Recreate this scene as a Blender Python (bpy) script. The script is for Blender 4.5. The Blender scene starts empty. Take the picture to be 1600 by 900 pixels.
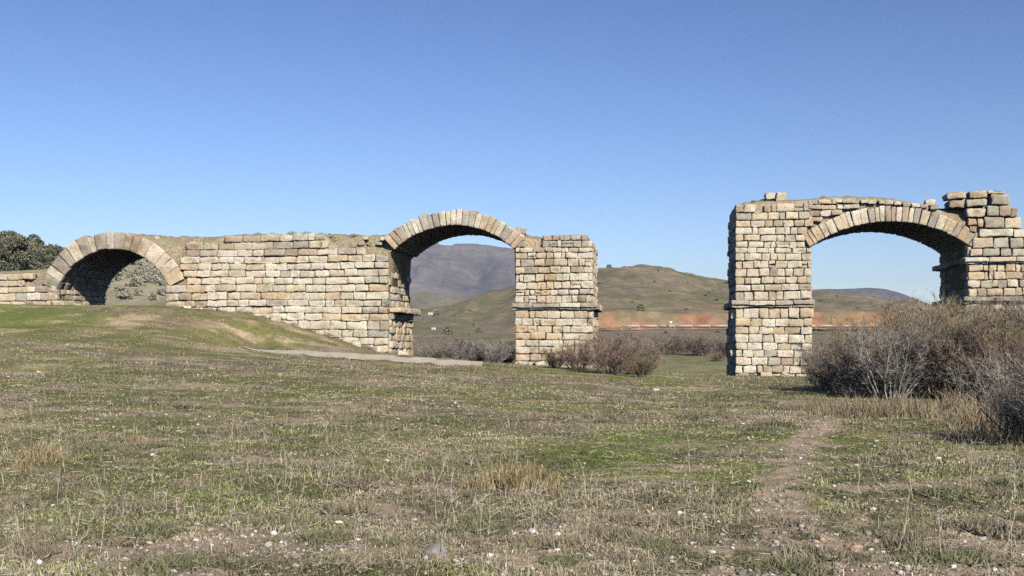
import bpy, math, random
import numpy as np

# ------------------------------------------------------------------ camera, world, sun, exposure
sc = bpy.context.scene
col = sc.collection
FPX, HOR, CZ = 1716.0, 540.0, 1.7            # focal length in photo pixels, horizon row, eye height
cam = bpy.data.cameras.new('camera')
cam.sensor_width = 36.0
cam.lens = 36.0 * FPX / 1600.0
cam.shift_y = (HOR - 450.0) / 1600.0
cam.clip_start = 0.1
cam.clip_end = 30000
camo = bpy.data.objects.new('camera', cam)
camo.location = (0, 0, CZ)
camo.rotation_euler = (math.radians(90), 0, 0)
col.objects.link(camo)
sc.camera = camo

TH = math.radians(7.3)                        # the bridge recedes to the left
U = np.array([math.cos(TH), -math.sin(TH), 0.0])
N = np.array([math.sin(TH), math.cos(TH), 0.0])
SUN_EL = math.radians(33)
SUN_PHI = math.radians(31)                    # sun direction off the bridge normal, towards its right end
sh = -N * math.cos(SUN_PHI) + U * math.sin(SUN_PHI)
SUN_DIR = np.array([sh[0] * math.cos(SUN_EL), sh[1] * math.cos(SUN_EL), math.sin(SUN_EL)])
az = math.atan2(SUN_DIR[0], SUN_DIR[1])       # clockwise from +Y

world = bpy.data.worlds.new('World')
sc.world = world
world.use_nodes = True
wn = world.node_tree.nodes
wl = world.node_tree.links
bg = wn['Background']
sky = wn.new('ShaderNodeTexSky')
sky.sky_type = 'NISHITA'
sky.sun_disc = False
sky.sun_elevation = SUN_EL
sky.sun_rotation = az
sky.altitude = 300
sky.air_density = 1.0
sky.dust_density = 0.0
sky.ozone_density = 3.0
# clearer, deeper winter sky: steeper fall-off from horizon to zenith than the stock model
def _vm(op, a, b):
    n = wn.new('ShaderNodeVectorMath'); n.operation = op
    wl.new(a, n.inputs[0]); n.inputs[1].default_value = b
    return n.outputs[0]
_g = wn.new('ShaderNodeGamma'); _g.inputs['Gamma'].default_value = 1.45
wl.new(_vm('MULTIPLY', sky.outputs[0], (.12, .12, .12)), _g.inputs['Color'])
wl.new(_vm('MULTIPLY', _g.outputs[0], (1.12 / .12, 1.0 / .12, 1.07 / .12)), bg.inputs['Color'])
bg.inputs['Strength'].default_value = 0.112

sun = bpy.data.lights.new('sun', 'SUN')
sun.energy = 4.9
sun.angle = math.radians(0.53)
sun.color = (1.0, 0.94, 0.84)
suno = bpy.data.objects.new('sun', sun)
from mathutils import Vector, Matrix
suno.rotation_euler = Vector(SUN_DIR).to_track_quat('Z', 'Y').to_euler()
suno.location = (30, -60, 60)
col.objects.link(suno)

sc.view_settings.view_transform = 'Standard'
sc.view_settings.look = 'None'
sc.view_settings.exposure = 0.22
sc.view_settings.gamma = 1.0
sc.view_settings.use_curve_mapping = False
sc.cycles.use_denoising = False
sc.cycles.max_bounces = 5
sc.cycles.diffuse_bounces = 0
sc.cycles.glossy_bounces = 1
sc.cycles.transparent_max_bounces = 8
sc.cycles.volume_bounces = 0
sc.cycles.use_adaptive_sampling = True
sc.cycles.adaptive_threshold = 0.02

rng = np.random.default_rng(7)
random.seed(7)

# ------------------------------------------------------------------ small helpers
def lin(r, g, b):
    return tuple((c / 255 / 12.92) if c / 255 <= .04045 else (((c / 255) + .055) / 1.055) ** 2.4 for c in (r, g, b))

def hsh(ix, iy, seed):
    n = (ix.astype(np.int64) * 374761393 + iy.astype(np.int64) * 668265263 + seed * 1442695041) & 0xffffffff
    n = ((n ^ (n >> 13)) * 1274126177) & 0xffffffff
    n = n ^ (n >> 16)
    return (n & 0xffff) / 65535.0

def vn(x, y, seed=0):
    x = np.asarray(x, float); y = np.asarray(y, float)
    xi = np.floor(x); yi = np.floor(y)
    fx = x - xi; fy = y - yi
    fx = fx * fx * (3 - 2 * fx); fy = fy * fy * (3 - 2 * fy)
    a = hsh(xi, yi, seed); b = hsh(xi + 1, yi, seed); c = hsh(xi, yi + 1, seed); d = hsh(xi + 1, yi + 1, seed)
    return (a * (1 - fx) + b * fx) * (1 - fy) + (c * (1 - fx) + d * fx) * fy

def fbm(x, y, seed=0, o=4):
    s = 0; a = .5; t = 0
    for i in range(o):
        s = s + a * vn(x * 2 ** i + 17.3 * i, y * 2 ** i - 9.1 * i, seed + i); t += a; a *= .5
    return s / t

def ss(a, b, x):
    t = np.clip((x - a) / (b - a), 0, 1)
    return t * t * (3 - 2 * t)

def tag(o, label=None, cat=None, group=None, kind=None):
    if label: o['label'] = label
    if cat: o['category'] = cat
    if group: o['group'] = group
    if kind: o['kind'] = kind
    return o

def empty(name, loc=(0, 0, 0), rz=0.0, label=None, cat=None, group=None):
    o = bpy.data.objects.new(name, None)
    o.empty_display_size = .3
    o.location = [float(v) for v in loc]; o.rotation_euler = (0, 0, rz)
    col.objects.link(o)
    return tag(o, label, cat, group)

def mesh_np(name, V, F, mat, parent=None, smooth=False, colors=None, nper=None):
    """V (n,3); F (m,k) array or flat list with nper sizes."""
    me = bpy.data.meshes.new(name)
    V = np.asarray(V, np.float32)
    F = np.asarray(F, np.int32)
    me.vertices.add(len(V)); me.vertices.foreach_set('co', V.ravel())
    k = F.shape[1]
    me.loops.add(F.size); me.loops.foreach_set('vertex_index', F.ravel())
    me.polygons.add(len(F))
    me.polygons.foreach_set('loop_start', np.arange(0, F.size, k, dtype=np.int32))
    try:
        me.polygons.foreach_set('loop_total', np.full(len(F), k, np.int32))
    except Exception:
        pass
    if smooth:
        me.polygons.foreach_set('use_smooth', np.ones(len(F), bool))
    if colors is not None:
        ca = me.color_attributes.new('col', 'FLOAT_COLOR', 'POINT')
        c4 = np.ones((len(V), 4), np.float32); c4[:, :3] = np.asarray(colors) * (.87 if mat.name != 'weathered_limestone' else 1.0)
        ca.data.foreach_set('color', c4.ravel())
    me.update(calc_edges=True)
    me.validate()
    me.materials.append(mat)
    o = bpy.data.objects.new(name, me)
    col.objects.link(o)
    if parent is not None: o.parent = parent
    return o

def copy_tree(o, loc, rz, scale, label=None, group=None, tilt=(0, 0)):
    c = o.copy(); col.objects.link(c)
    c.location = [float(v) for v in loc]; c.rotation_euler = (tilt[0], tilt[1], rz)
    c.scale = scale if hasattr(scale, '__len__') else (scale,) * 3
    if label: c['label'] = label
    if group: c['group'] = group
    for ch in list(o.children):
        d = ch.copy(); col.objects.link(d); d.parent = c
    return c

# ------------------------------------------------------------------ materials
def new_mat(name, rough=.9):
    m = bpy.data.materials.new(name); m.use_nodes = True
    nt = m.node_tree; b = nt.nodes['Principled BSDF']
    b.inputs['Roughness'].default_value = rough
    b.inputs['Specular IOR Level'].default_value = .25
    return m, nt, b

def nd(nt, typ, **kw):
    n = nt.nodes.new(typ)
    for k, v in kw.items(): setattr(n, k, v)
    return n

def noise(nt, scale, detail=4, rough=.6, vec=None):
    n = nd(nt, 'ShaderNodeTexNoise')
    n.inputs['Scale'].default_value = scale; n.inputs['Detail'].default_value = detail; n.inputs['Roughness'].default_value = rough
    if vec is not None: nt.links.new(vec, n.inputs['Vector'])
    return n.outputs['Fac']

def ramp(nt, fac, stops):
    r = nd(nt, 'ShaderNodeValToRGB')
    el = r.color_ramp.elements
    while len(el) < len(stops): el.new(.5)
    for e, (p, c) in zip(el, stops):
        e.position = p; e.color = (*c, 1) if hasattr(c, '__len__') else (c, c, c, 1)
    nt.links.new(fac, r.inputs[0])
    return r.outputs[0]

def mix(nt, mode, fac, a, b):
    m = nd(nt, 'ShaderNodeMix', data_type='RGBA', blend_type=mode)
    for s, v in ((0, fac), (6, a), (7, b)):
        if hasattr(v, 'links'): nt.links.new(v, m.inputs[s])
        else: m.inputs[s].default_value = v if not hasattr(v, '__len__') else (*v, 1)
    return m.outputs[2]

def attr(nt):
    a = nd(nt, 'ShaderNodeAttribute'); a.attribute_name = 'col'
    return a.outputs['Color']

def bump(nt, b, h, strength, dist):
    n = nd(nt, 'ShaderNodeBump'); n.inputs['Strength'].default_value = strength; n.inputs['Distance'].default_value = dist
    nt.links.new(h, n.inputs['Height']); nt.links.new(n.outputs[0], b.inputs['Normal'])

def mat_stone():
    m, nt, b = new_mat('weathered_limestone', .92)
    pos = nd(nt, 'ShaderNodeNewGeometry').outputs['Position']
    c = attr(nt)
    n1 = noise(nt, 2.6, 6, .65, pos)
    c = mix(nt, 'MULTIPLY', 1.0, c, ramp(nt, n1, [(.30, (.68, .62, .54)), (.45, (.98, .96, .93)), (.6, (1.08, 1.07, 1.05)), (.75, (1.2, 1.19, 1.16))]))
    n2 = noise(nt, 9, 5, .7, pos)
    c = mix(nt, 'MIX', ramp(nt, n2, [(.52, 0), (.68, .5)]), c, (.33, .295, .235))
    n3 = noise(nt, 1.1, 5, .7, pos)
    c = mix(nt, 'MIX', ramp(nt, n3, [(.50, 0), (.70, .45)]), c, (.60, .46, .29))
    c = mix(nt, 'MULTIPLY', .8, c, ramp(nt, noise(nt, 28, 4, .8, pos), [(.3, .78), (.6, 1.12)]))
    c = mix(nt, 'MULTIPLY', 1.0, c, ramp(nt, noise(nt, .55, 6, .75, pos), [(.36, (.70, .64, .55)), (.50, (1, .99, .97)), (.7, (1.04, 1.04, 1.04))]))
    nt.links.new(c, b.inputs['Base Color'])
    bump(nt, b, noise(nt, 9, 8, .75, pos), .9, .09)
    return m

def mat_attr(name, rough=.9, var=.5, scale=30, bumpd=0):
    m, nt, b = new_mat(name, rough)
    pos = nd(nt, 'ShaderNodeNewGeometry').outputs['Position']
    n1 = noise(nt, scale, 4, .6, pos)
    c = mix(nt, 'MULTIPLY', var, attr(nt), ramp(nt, n1, [(.3, .45), (.7, 1.5)]))
    nt.links.new(c, b.inputs['Base Color'])
    if bumpd: bump(nt, b, n1, .8, bumpd)
    return m

def mat_ground():
    m, nt, b = new_mat('meadow_and_hill_ground', .95)
    pos = nd(nt, 'ShaderNodeNewGeometry').outputs['Position']
    c = attr(nt)
    c = mix(nt, 'MULTIPLY', 1.0, c, ramp(nt, noise(nt, .35, 6, .7, pos), [(.3, (.62, .66, .62)), (.7, (1.36, 1.26, 1.28))]))
    c = mix(nt, 'MULTIPLY', 1.0, c, ramp(nt, noise(nt, .05, 7, .75, pos), [(.35, (.78, .80, .82)), (.65, (1.2, 1.16, 1.12))]))
    c = mix(nt, 'MULTIPLY', .9, c, ramp(nt, noise(nt, 4, 6, .75, pos), [(.3, (.55, .55, .5)), (.7, (1.5, 1.45, 1.45))]))
    c = mix(nt, 'MULTIPLY', .8, c, ramp(nt, noise(nt, 38, 5, .7, pos), [(.3, .5), (.7, 1.5)]))
    nt.links.new(c, b.inputs['Base Color'])
    bump(nt, b, noise(nt, 18, 7, .75, pos), .8, .05)
    return m

def mat_mountain(name, c1, c2, c3, sc_):
    m, nt, b = new_mat(name, 1.0)
    pos = nd(nt, 'ShaderNodeNewGeometry').outputs['Position']
    c = ramp(nt, noise(nt, sc_, 8, .65, pos), [(.35, c1), (.5, c2), (.72, c3)])
    c = mix(nt, 'MULTIPLY', .8, c, ramp(nt, noise(nt, sc_ * 9, 6, .7, pos), [(.3, .55), (.7, 1.4)]))
    nt.links.new(c, b.inputs['Base Color'])
    return m

def mat_plain(name, c, rough=.8, sc_=3.0, lo=.75, hi=1.2):
    m, nt, b = new_mat(name, rough)
    pos = nd(nt, 'ShaderNodeNewGeometry').outputs['Position']
    cc = mix(nt, 'MULTIPLY', 1.0, c, ramp(nt, noise(nt, sc_, 6, .7, pos), [(.3, lo), (.7, hi)]))
    nt.links.new(cc, b.inputs['Base Color'])
    return m

STONE = mat_stone()
EARTH = mat_attr('rubble_and_earth_fill', .97, .8, 7, .06)
GROUND = mat_ground()
GRASS = mat_attr('grass_blades', .8, .25, 3)
TWIG = mat_attr('bare_twigs', .9, .3, 3)
LEAF = mat_attr('evergreen_leaves', .75, .3, 2)
ROCK = mat_attr('field_rock', .9, .5, 25, .01)
TRACK = mat_plain('pale_concrete_track', (.62, .54, .40), .9, 1.6, .68, 1.12)
RAIL = mat_plain('galvanised_rail', (.50, .49, .45), .5)
WHITE = mat_plain('whitewashed_wall', (.8, .78, .74), .8, .5, .9, 1.05)
TILE = mat_plain('pale_hut_roof', (.45, .40, .34), .9)
ASPH = mat_plain('far_asphalt', (.10, .10, .10), .9)
SIGNM = mat_plain('white_paint', (.8, .8, .8), .6)

# ------------------------------------------------------------------ terrain
PX = lambda px: (px - 800.0) / FPX
def zpy(Y, py): return CZ + (HOR - py) / FPX * Y
SKY_PX = [-300, 0, 250, 405, 500, 560, 606, 640, 700, 745, 805, 860, 930, 950, 1006, 1060, 1148, 1200, 1270, 1330, 1400, 1450, 1500, 1600, 1900]
SKY_PY = [500, 500, 500, 500, 498, 496, 492, 487, 474, 462, 446, 426, 409, 407, 411, 422, 442, 447, 449, 456, 468, 476, 482, 488, 492]
cols = [-300, 0, 130, 250, 405, 500, 606, 700, 800, 930, 1006, 1148, 1315, 1450, 1600, 1900]
ROWS = [
 (-30, cols, [0] * 16), (10, cols, [0] * 16),
 (20, cols, [.15, .15, .15, .12, .1, .08, .06, .05, .03, 0, 0, 0, 0, 0, 0, 0]),
 (35, cols, [.8, .75, .7, .6, .5, .42, .35, .28, .2, .12, .05, 0, 0, 0, 0, 0]),
 (50, cols, [2.1, 2.0, 1.85, 1.6, 1.25, 1.05, .85, .68, .5, .3, .15, 0, 0, 0, 0, 0]),
 (58, cols, [3.0, 2.9, 2.8, 2.6, 1.5, 1.2, 1.02, .85, .62, .4, .2, 0, 0, 0, 0, 0]),
 (62, cols, [3.6, 3.5, 3.5, 3.4, 2.6, 1.8, 1.1, .85, .65, .4, .2, -.05, -.05, -.05, 0, 0]),
 (66.5, cols, [4.3, 4.3, 4.25, 4.25, 3.7, 2.5, 1.2, .9, .6, .3, .1, -.1, -.1, -.1, -.1, -.1]),
 (75, cols, [4.3, 4.2, 3.9, 3.8, 3.5, 2.3, .7, .3, 0, -.5, -.8, -.9, -.9, -.8, -.5, -.3]),
 (84, cols, [4.9, 4.8, 4.4, 4.4, 3.9, 2.3, .6, .4, .1, -.3, -.7, -.8, -.8, -.5, -.3, -.1]),
 (92, cols, [6.3, 6.1, 6.3, 6.4, 4.2, 2.1, .5, .4, .2, .1, .1, .1, .1, .1, .1, .2]),
 (100, cols, [7.7, 7.6, 8.0, 8.0, 4.7, 2, .5, .4, .3, .4, .5, .5, .5, .5, .5, .5]),
 (130, cols, [11.8, 11.4, 11.5, 11.5, 7.5, 3, 1, 1, 1, 1.2, 1.2, 1.2, 1.2, 1.2, 1.2, 1.2]),
 (170, cols, [18.6, 18.4, 16.6, 16.8, 11.5, 5, 2.4, 2.2, 2.0, 2.2, 2.4, 2.5, 2.5, 2.5, 2.5, 2.5]),
 (220, cols, [17, 17, 16, 15, 10, 5, 3.6, 3.6, 3.6, 3.8, 4.2, 4.3, 4.3, 4.3, 4.3, 4.3]),
 (255, cols, [15, 15, 14, 12, 9, 6, 5.0, 5.0, 5.0, 5.1, 5.3, 5.3, 5.3, 5.3, 5.3, 5.3]),
 (275, cols, [14, 14, 13, 12, 9, 6.5, 5.8, 5.8, 6.0, 6.2, 6.2, 6.2, 6.2, 6.2, 6.2, 6.2]),
 (330, cols, [12, 12, 12, 11, 10, 9, 8, 7.8, 9.5, 14, 14, 11, 10, 9, 8.5, 8]),
 (410, SKY_PX, [zpy(410, 540 - (540 - p) * .72) for p in SKY_PY]),
 (500, SKY_PX, [zpy(500, p) for p in SKY_PY]),
 (700, [-300, 600, 700, 1900], [10, 10, 10, 8]),
 (900, [-300, 400, 560, 640, 670, 700, 745, 800, 900, 1000, 1900], [zpy(900, p) for p in (500, 480, 462, 453, 449, 455, 466, 478, 490, 500, 500)]),
 (1300, [-300, 1900], [10, 10]), (20000, [-300, 1900], [4, 4])]
KG = np.linspace(-1.0, 1.0, 401)
PXG = KG * FPX + 800
ROWY = np.array([r[0] for r in ROWS], float)
TAB = np.array([np.interp(PXG, r[1], r[2]) for r in ROWS])
ker = np.exp(-.5 * (np.arange(-8, 9) / 3.2) ** 2); ker /= ker.sum()
for i in range(len(TAB)):
    s_ = ker if ROWS[i][0] < 350 else ker[4:13] / ker[4:13].sum()
    TAB[i] = np.convolve(np.pad(TAB[i], len(s_) // 2, mode='edge'), s_, mode='valid')

def tabz(k, Y):
    j = np.clip(np.searchsorted(ROWY, Y, side='right') - 1, 0, len(ROWY) - 2)
    t = np.clip((Y - ROWY[j]) / (ROWY[j + 1] - ROWY[j]), 0, 1)
    kk = np.clip((k + 1.0) / 2.0 * 400, 0, 399.999)
    i = kk.astype(int); f = kk - i
    return (TAB[j, i] * (1 - f) + TAB[j, i + 1] * f) * (1 - t) + (TAB[j + 1, i] * (1 - f) + TAB[j + 1, i + 1] * f) * t

# the paved track in front of the causeway: photo column, row, distance
TRK = [(380, 547.5, 59.5), (420, 549.5, 58.6), (500, 554.5, 57.8), (560, 558, 57.2), (620, 562, 56.6), (680, 566.5, 56.0), (735, 570, 55.5)]
TRX = np.array([PX(p) * Y for p, r, Y in TRK]); TRY = np.array([Y for p, r, Y in TRK]); TRZ = np.array([zpy(Y, r) for p, r, Y in TRK])

def gz(x, y, detail=True):
    x = np.asarray(x, float); y = np.asarray(y, float)
    sh_ = x.shape
    x = x.ravel(); y = y.ravel()
    k = np.where(y > 4, x / np.maximum(y, 4), 0) * ss(4, 10, y)
    z = 0
    for w, f in ((.2, .965), (.6, 1.0), (.2, 1.035)):
        z = z + w * tabz(k, y * f)
    # red cut bank beyond the far road
    kp = k * FPX + 800
    cutm = ss(780, 860, kp) * (1 - ss(1380, 1500, kp)) * (.75 + .5 * fbm(x / 14, x * 0, 5, 3))
    z = z + 3.9 * cutm * ss(262, 268, y + 3 * (vn(x / 4, x * 0, 9) - .5)) * (1 - ss(300, 480, y))
    if detail:
        amp = np.where(y < 80, .05, 0) * (1 - ss(60, 80, y)) + .35 * ss(80, 130, y) + .8 * ss(300, 420, y)
        sc1 = np.where(y < 80, 2.2, np.where(y < 250, 7.0, 18.0))
        z = z + 2 * amp * (fbm(x / 2.2, y / 2.2, 3, 3) - .5) * (y < 80) + 2 * amp * (fbm(x / 9, y / 9, 4, 4) - .5) * (y >= 80)
        z = z + .10 * (fbm(x / .55, y / .55, 8, 4) - .5) * (1 - ss(40, 70, y))
        g = ss(275, 330, y) * (1 - ss(520, 640, y))
        z = z + g * (np.abs(fbm(x / 34, y / 110, 21, 5) - .5) * -10 + 1.2 + 1.5 * (fbm(x / 9, y / 16, 22, 3) - .5))
    # track
    yc = np.interp(x, TRX, TRY); zc = np.interp(x, TRX, TRZ)
    t = y - yc
    wx = ss(TRX[0] - 2, TRX[0] + 1, x) * (1 - ss(TRX[-1] - .3, TRX[-1] + 2.5, x))
    w = (1 - ss(1.7, 4.2, np.abs(t))) * wx
    z = z * (1 - w) + (zc + t * .085) * w
    return z.reshape(sh_)

G_GREEN = np.array([.225, .225, .085]); G_FRESH = np.array([.185, .245, .050]); G_DRY = np.array([.400, .340, .200])
G_BROWN = np.array([.290, .240, .155]); G_SOIL = np.array([.560, .450, .310]); G_RED = np.array([.42, .235, .135])

def masks(x, y):
    """green, bare masks from the place's own layout (metres)."""
    k = np.where(y > 1, x / np.maximum(y, 1), 0); kp = k * FPX + 800
    a = fbm(x / 3.2, y / 3.2, 31, 4)
    b = fbm(x / 1.3, y / 1.3, 41, 4)
    green = ss(.38, .60, a * .6 + b * .4 + .05)
    def blob(cx, cy, rx, ry): return np.exp(-(((x - cx) / rx) ** 2 + ((y - cy) / ry) ** 2))
    fresh = 1.5 * blob(2.2, 17.8, 1.9, 3.6) + 1.1 * blob(3.3, 15.4, 1.3, 1.6) + .7 * blob(5.4, 19.5, 1.5, 2.2) + .8 * blob(11.5, 24, 2.5, 4) + .5 * blob(-3, 12, 1.5, 1) + .6 * blob(-8.5, 17.0, 2.0, 1.5)
    fresh = fresh + ss(50, 56, y) * (1 - ss(66, 70, y)) * ss(-19, -27, x) * .9 * 1.0 + .55 * ss(42, 48, y) * (1 - ss(52, 56, y)) * ss(-4, 0, x) * (1 - ss(6, 11, x))
    fresh = np.clip(fresh, 0, 1) * ss(.24, .46, a * .5 + b * .5)
    bare = ss(.56, .70, fbm(x / 1.9, y / 1.0, 55, 4)) * .95
    near = (1 - ss(9.0, 12.5, y))
    bare = np.maximum(bare * (.72 + .4 * near), near * ss(.38, .56, fbm(x / .9, y / .6, 57, 4)) * .95)
    # foot path
    pc = np.interp(y, [8, 9, 10, 12.5, 17, 22, 28, 34], [2.35, 2.45, 2.55, 3.05, 4.35, 6.1, 8.2, 10.5])
    pw = .27 + .14 * fbm(y / .8, y * 0, 61, 2)
    path = (1 - ss(pw * .6, pw * 1.5, np.abs(x - pc) + .5 * (fbm(x / .5, y / .5, 62, 3) - .5))) * (1 - ss(22, 31, y))
    bare = np.maximum(bare, path * ss(.12, .36, fbm(x / .4, y / .7, 64, 4)))
    bare = np.maximum(bare, .9 * np.exp(-(((x - 4.6) / 1.7) ** 2 + ((y - 13.2) / .55) ** 2)) * ss(.4, .55, b))
    bare = np.maximum(bare, .8 * np.exp(-(((x - 6.2) / 2.0) ** 2 + ((y - 13.8) / .5) ** 2)) * ss(.35, .55, b))
    bare = np.maximum(bare, .8 * np.exp(-(((x - -3.2) / 1.0) ** 2 + ((y - 8.4) / .5) ** 2)))
    return green, np.clip(fresh, 0, 1), np.clip(bare, 0, 1), path

def gcol(x, y):
    green, fresh, bare, path = masks(x, y)
    e = lambda m: m[..., None]
    c = G_BROWN * (1 - e(green)) + G_GREEN * e(green)
    dry = ss(.5, .72, fbm(x / 2.1, y / 2.1, 71, 4))
    c = c * (1 - .5 * e(dry)) + G_DRY * .5 * e(dry)
    c = c * (1 - .85 * e(fresh)) + G_FRESH * .85 * e(fresh)
    c = c * (1 - e(bare)) + G_SOIL * e(bare)
    # beyond the bridge
    far = ss(72, 90, y)
    kp = np.where(y > 1, x / np.maximum(y, 1), 0) * FPX + 800
    n1 = fbm(x / 16, y / 22, 81, 5); n2 = fbm(x / 5, y / 9, 83, 4)
    fc = np.array([.265, .220, .145]) * (1 - e(ss(.40, .60, n1))) + np.array([.200, .195, .100]) * e(ss(.40, .60, n1))
    fc = fc * (1 - .5 * e(ss(.52, .7, n2))) + np.array([.38, .32, .22]) * .5 * e(ss(.52, .7, n2))
    mv = ss(.56, .68, fbm(x / 26, y / 12, 87, 4)) * (1 - ss(240, 260, y)) * .8
    gr_ = ss(76, 84, y) * (1 - ss(104, 112, y)) * ss(-12, -4, x)
    fc = fc * (1 - .6 * e(mv)) + np.array([.26, .205, .175]) * .6 * e(mv)
    fc = fc * (1 - .8 * e(gr_)) + np.array([.26, .27, .12]) * .8 * e(gr_)
    lh = ss(74, 84, y) * (1 - ss(560, 640, kp))          # hillside behind the left arch
    fc = fc * (1 - .7 * e(lh)) + np.array([.46, .44, .29]) * .7 * e(lh)
    red = ss(258, 262, y) * (1 - ss(266.0, 268.5, y + 5 * (n2 - .5))) * ss(790, 860, kp) * ss(.24, .56, fbm(x / 5.5, y / 7, 91, 5)) * .92
    red = np.maximum(red, .6 * ss(.66, .72, fbm(x / 11, y / 11, 93, 3)) * ss(230, 262, y) * (1 - ss(290, 330, y)))
    fc = fc * (1 - e(red)) + G_RED * (.75 + .5 * e(n2)) * e(red)
    # pale old track climbing the hill
    hill = ss(300, 330, y) * (1 - ss(500, 520, y))
    tr = np.exp(-((y - (470 - (x - 20) * .55)) / 5.0) ** 2) * hill * ss(18, 40, x)
    fc = fc * (1 - .45 * e(tr)) + np.array([.32, .28, .2]) * .45 * e(tr)
    pale = ss(620, 760, y) * (1 - ss(1100, 1300, y))
    pf = ss(.42, .58, fbm(x / 60, y / 90, 95, 4))
    fc = fc * (1 - e(pale)) + (np.array([.26, .25, .17]) * e(pf) + np.array([.15, .14, .10]) * (1 - e(pf))) * e(pale)
    return c * (1 - e(far)) + fc * e(far)

def build_ground():
    th = np.concatenate([np.radians(np.arange(-180, -36, 6.0)), np.radians(np.arange(-34, 34.01, .13)), np.radians(np.arange(38, 180.1, 6.0))])
    r = [0.6]
    while r[-1] < 6400:
        rr = r[-1]
        st = .0085 if rr < 90 else (.011 if rr < 700 else .03)
        if 250 < rr < 290: st = .003
        if 54 < rr < 64: st = .004
        if rr < 6: st = .06
        r.append(rr * (1 + st))
    r = np.array(r)
    R, T = np.meshgrid(r, th, indexing='ij')
    X = R * np.sin(T); Y = R * np.cos(T)
    Z = gz(X, Y)
    C = gcol(X, Y)
    n, m = X.shape
    V = np.stack([X, Y, Z], -1).reshape(-1, 3)
    idx = np.arange(n * m).reshape(n, m)
    F = np.stack([idx[:-1, :-1], idx[:-1, 1:], idx[1:, 1:], idx[1:, :-1]], -1).reshape(-1, 4)[:, ::-1]
    # hub
    c0 = len(V)
    V = np.vstack([V, [[0, 0, 0]]]); Cc = np.vstack([C.reshape(-1, 3), [G_BROWN]])
    hub = np.stack([np.full(m - 1, c0), idx[0, :-1], idx[0, 1:], idx[0, 1:]], -1)
    o = mesh_np('ground', V, F, GROUND, smooth=True, colors=Cc)
    tag(o, kind='structure')
    return o
build_ground()

def mountain(name, skx, sky_, Y0, depth, mat, rough, seed, cell=.0016):
    ks = np.arange(PX(skx[0]), PX(skx[-1]), cell)
    v = np.linspace(-1, 1, 130)
    K, Vv = np.meshgrid(ks, v, indexing='ij')
    Y = Y0 + depth * Vv
    X = K * Y0
    top = np.interp(K * FPX + 800, skx, [zpy(Y0, p) for p in sky_])
    prof = np.where(Vv < 0, (1 + Vv) ** 1.15, (1 - Vv))
    Z = 2 + (top - 2) * prof
    gul = (np.abs(fbm(X / (Y0 * .045), Y / (Y0 * .22), seed, 5) - .5) * 2)
    Z = Z - rough * gul * np.sqrt(np.clip(prof, 0, 1)) * np.clip((1 - prof) * 4, .12, 1)
    n, m = X.shape
    idx = np.arange(n * m).reshape(n, m)
    F = np.stack([idx[:-1, :-1], idx[1:, :-1], idx[1:, 1:], idx[:-1, 1:]], -1).reshape(-1, 4)
    o = mesh_np(name, np.stack([X, Y, Z], -1).reshape(-1, 3), F, mat, smooth=True)
    return tag(o, kind='structure')

M_FAR = mat_mountain('far_mountain_scrub', (.10, .085, .065), (.17, .135, .105), (.34, .28, .22), .0022)
mountain('mountain', [200, 400, 560, 620, 655, 676, 683, 690, 706, 712, 725, 742, 757, 775, 800, 850, 900, 960, 1040, 1150],
         [470, 425, 396, 386, 379, 376, 376.5, 380, 380.5, 377, 378, 379, 381, 383, 386, 400, 424, 446, 470, 500], 3900, 1500, M_FAR, 95, 3)
M_RID = mat_mountain('far_ridge_scrub', (.11, .09, .075), (.15, .12, .10), (.20, .15, .12), .003)
mountain('far_ridge', [1000, 1150, 1250, 1300, 1330, 1358, 1385, 1400, 1430, 1450, 1480, 1540, 1700, 1900],
         [480, 460, 452, 450.5, 449.5, 448.5, 451, 455, 465, 473, 480, 488, 492, 500], 2900, 900, M_RID, 40, 13)

# the paved track, a sheet just above the ground
def build_track():
    V = []; C = 9
    xs = np.linspace(TRX[0], TRX[-1] + .6, 90)
    for x in xs:
        yc = np.interp(x, TRX, TRY)
        hw = 1.45 * float(ss(TRX[0] - .2, TRX[0] + 4.5, x)) + .12
        e1 = .5 * (fbm(x * 1.3, x * 0, 3, 4) - .5); e2 = .45 * (fbm(x * 1.1, x * 0 + 5, 4, 4) - .5)
        for j in range(C):
            t = -hw + e2 + (2 * hw + e1) * j / (C - 1)
            V.append((x, yc + t, 0))
    V = np.array(V, float)
    V[:, 2] = gz(V[:, 0], V[:, 1]) + .05
    n = len(xs)
    idx = np.arange(n * C).reshape(n, C)
    F = np.stack([idx[:-1, :-1], idx[1:, :-1], idx[1:, 1:], idx[:-1, 1:]], -1).reshape(-1, 4)
    tag(mesh_np('path', V, F, TRACK, smooth=True), kind='structure')
build_track()

# ------------------------------------------------------------------ bridge: local frame (s along the face, d into the depth, z up)
AX, AY = 12.98, 64.0
W = 6.3
def s_of(px):
    k = PX(px)
    return (FPX and (AY * k - AX) / (U[0] - U[1] * k))
def Y_of(s): return AY + U[1] * s
def F_(px, py):
    s = s_of(px)
    return s, CZ + (HOR - py) / FPX * Y_of(s)
def z_at(px, py): return F_(px, py)[1]
def wx(s, d):      # world xy of a local point
    return AX + U[0] * s + N[0] * d, AY + U[1] * s + N[1] * d
def ground_at(s, d=0.0):
    x, y = wx(s, d)
    return float(gz(np.array([x]), np.array([y]))[0])

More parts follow.
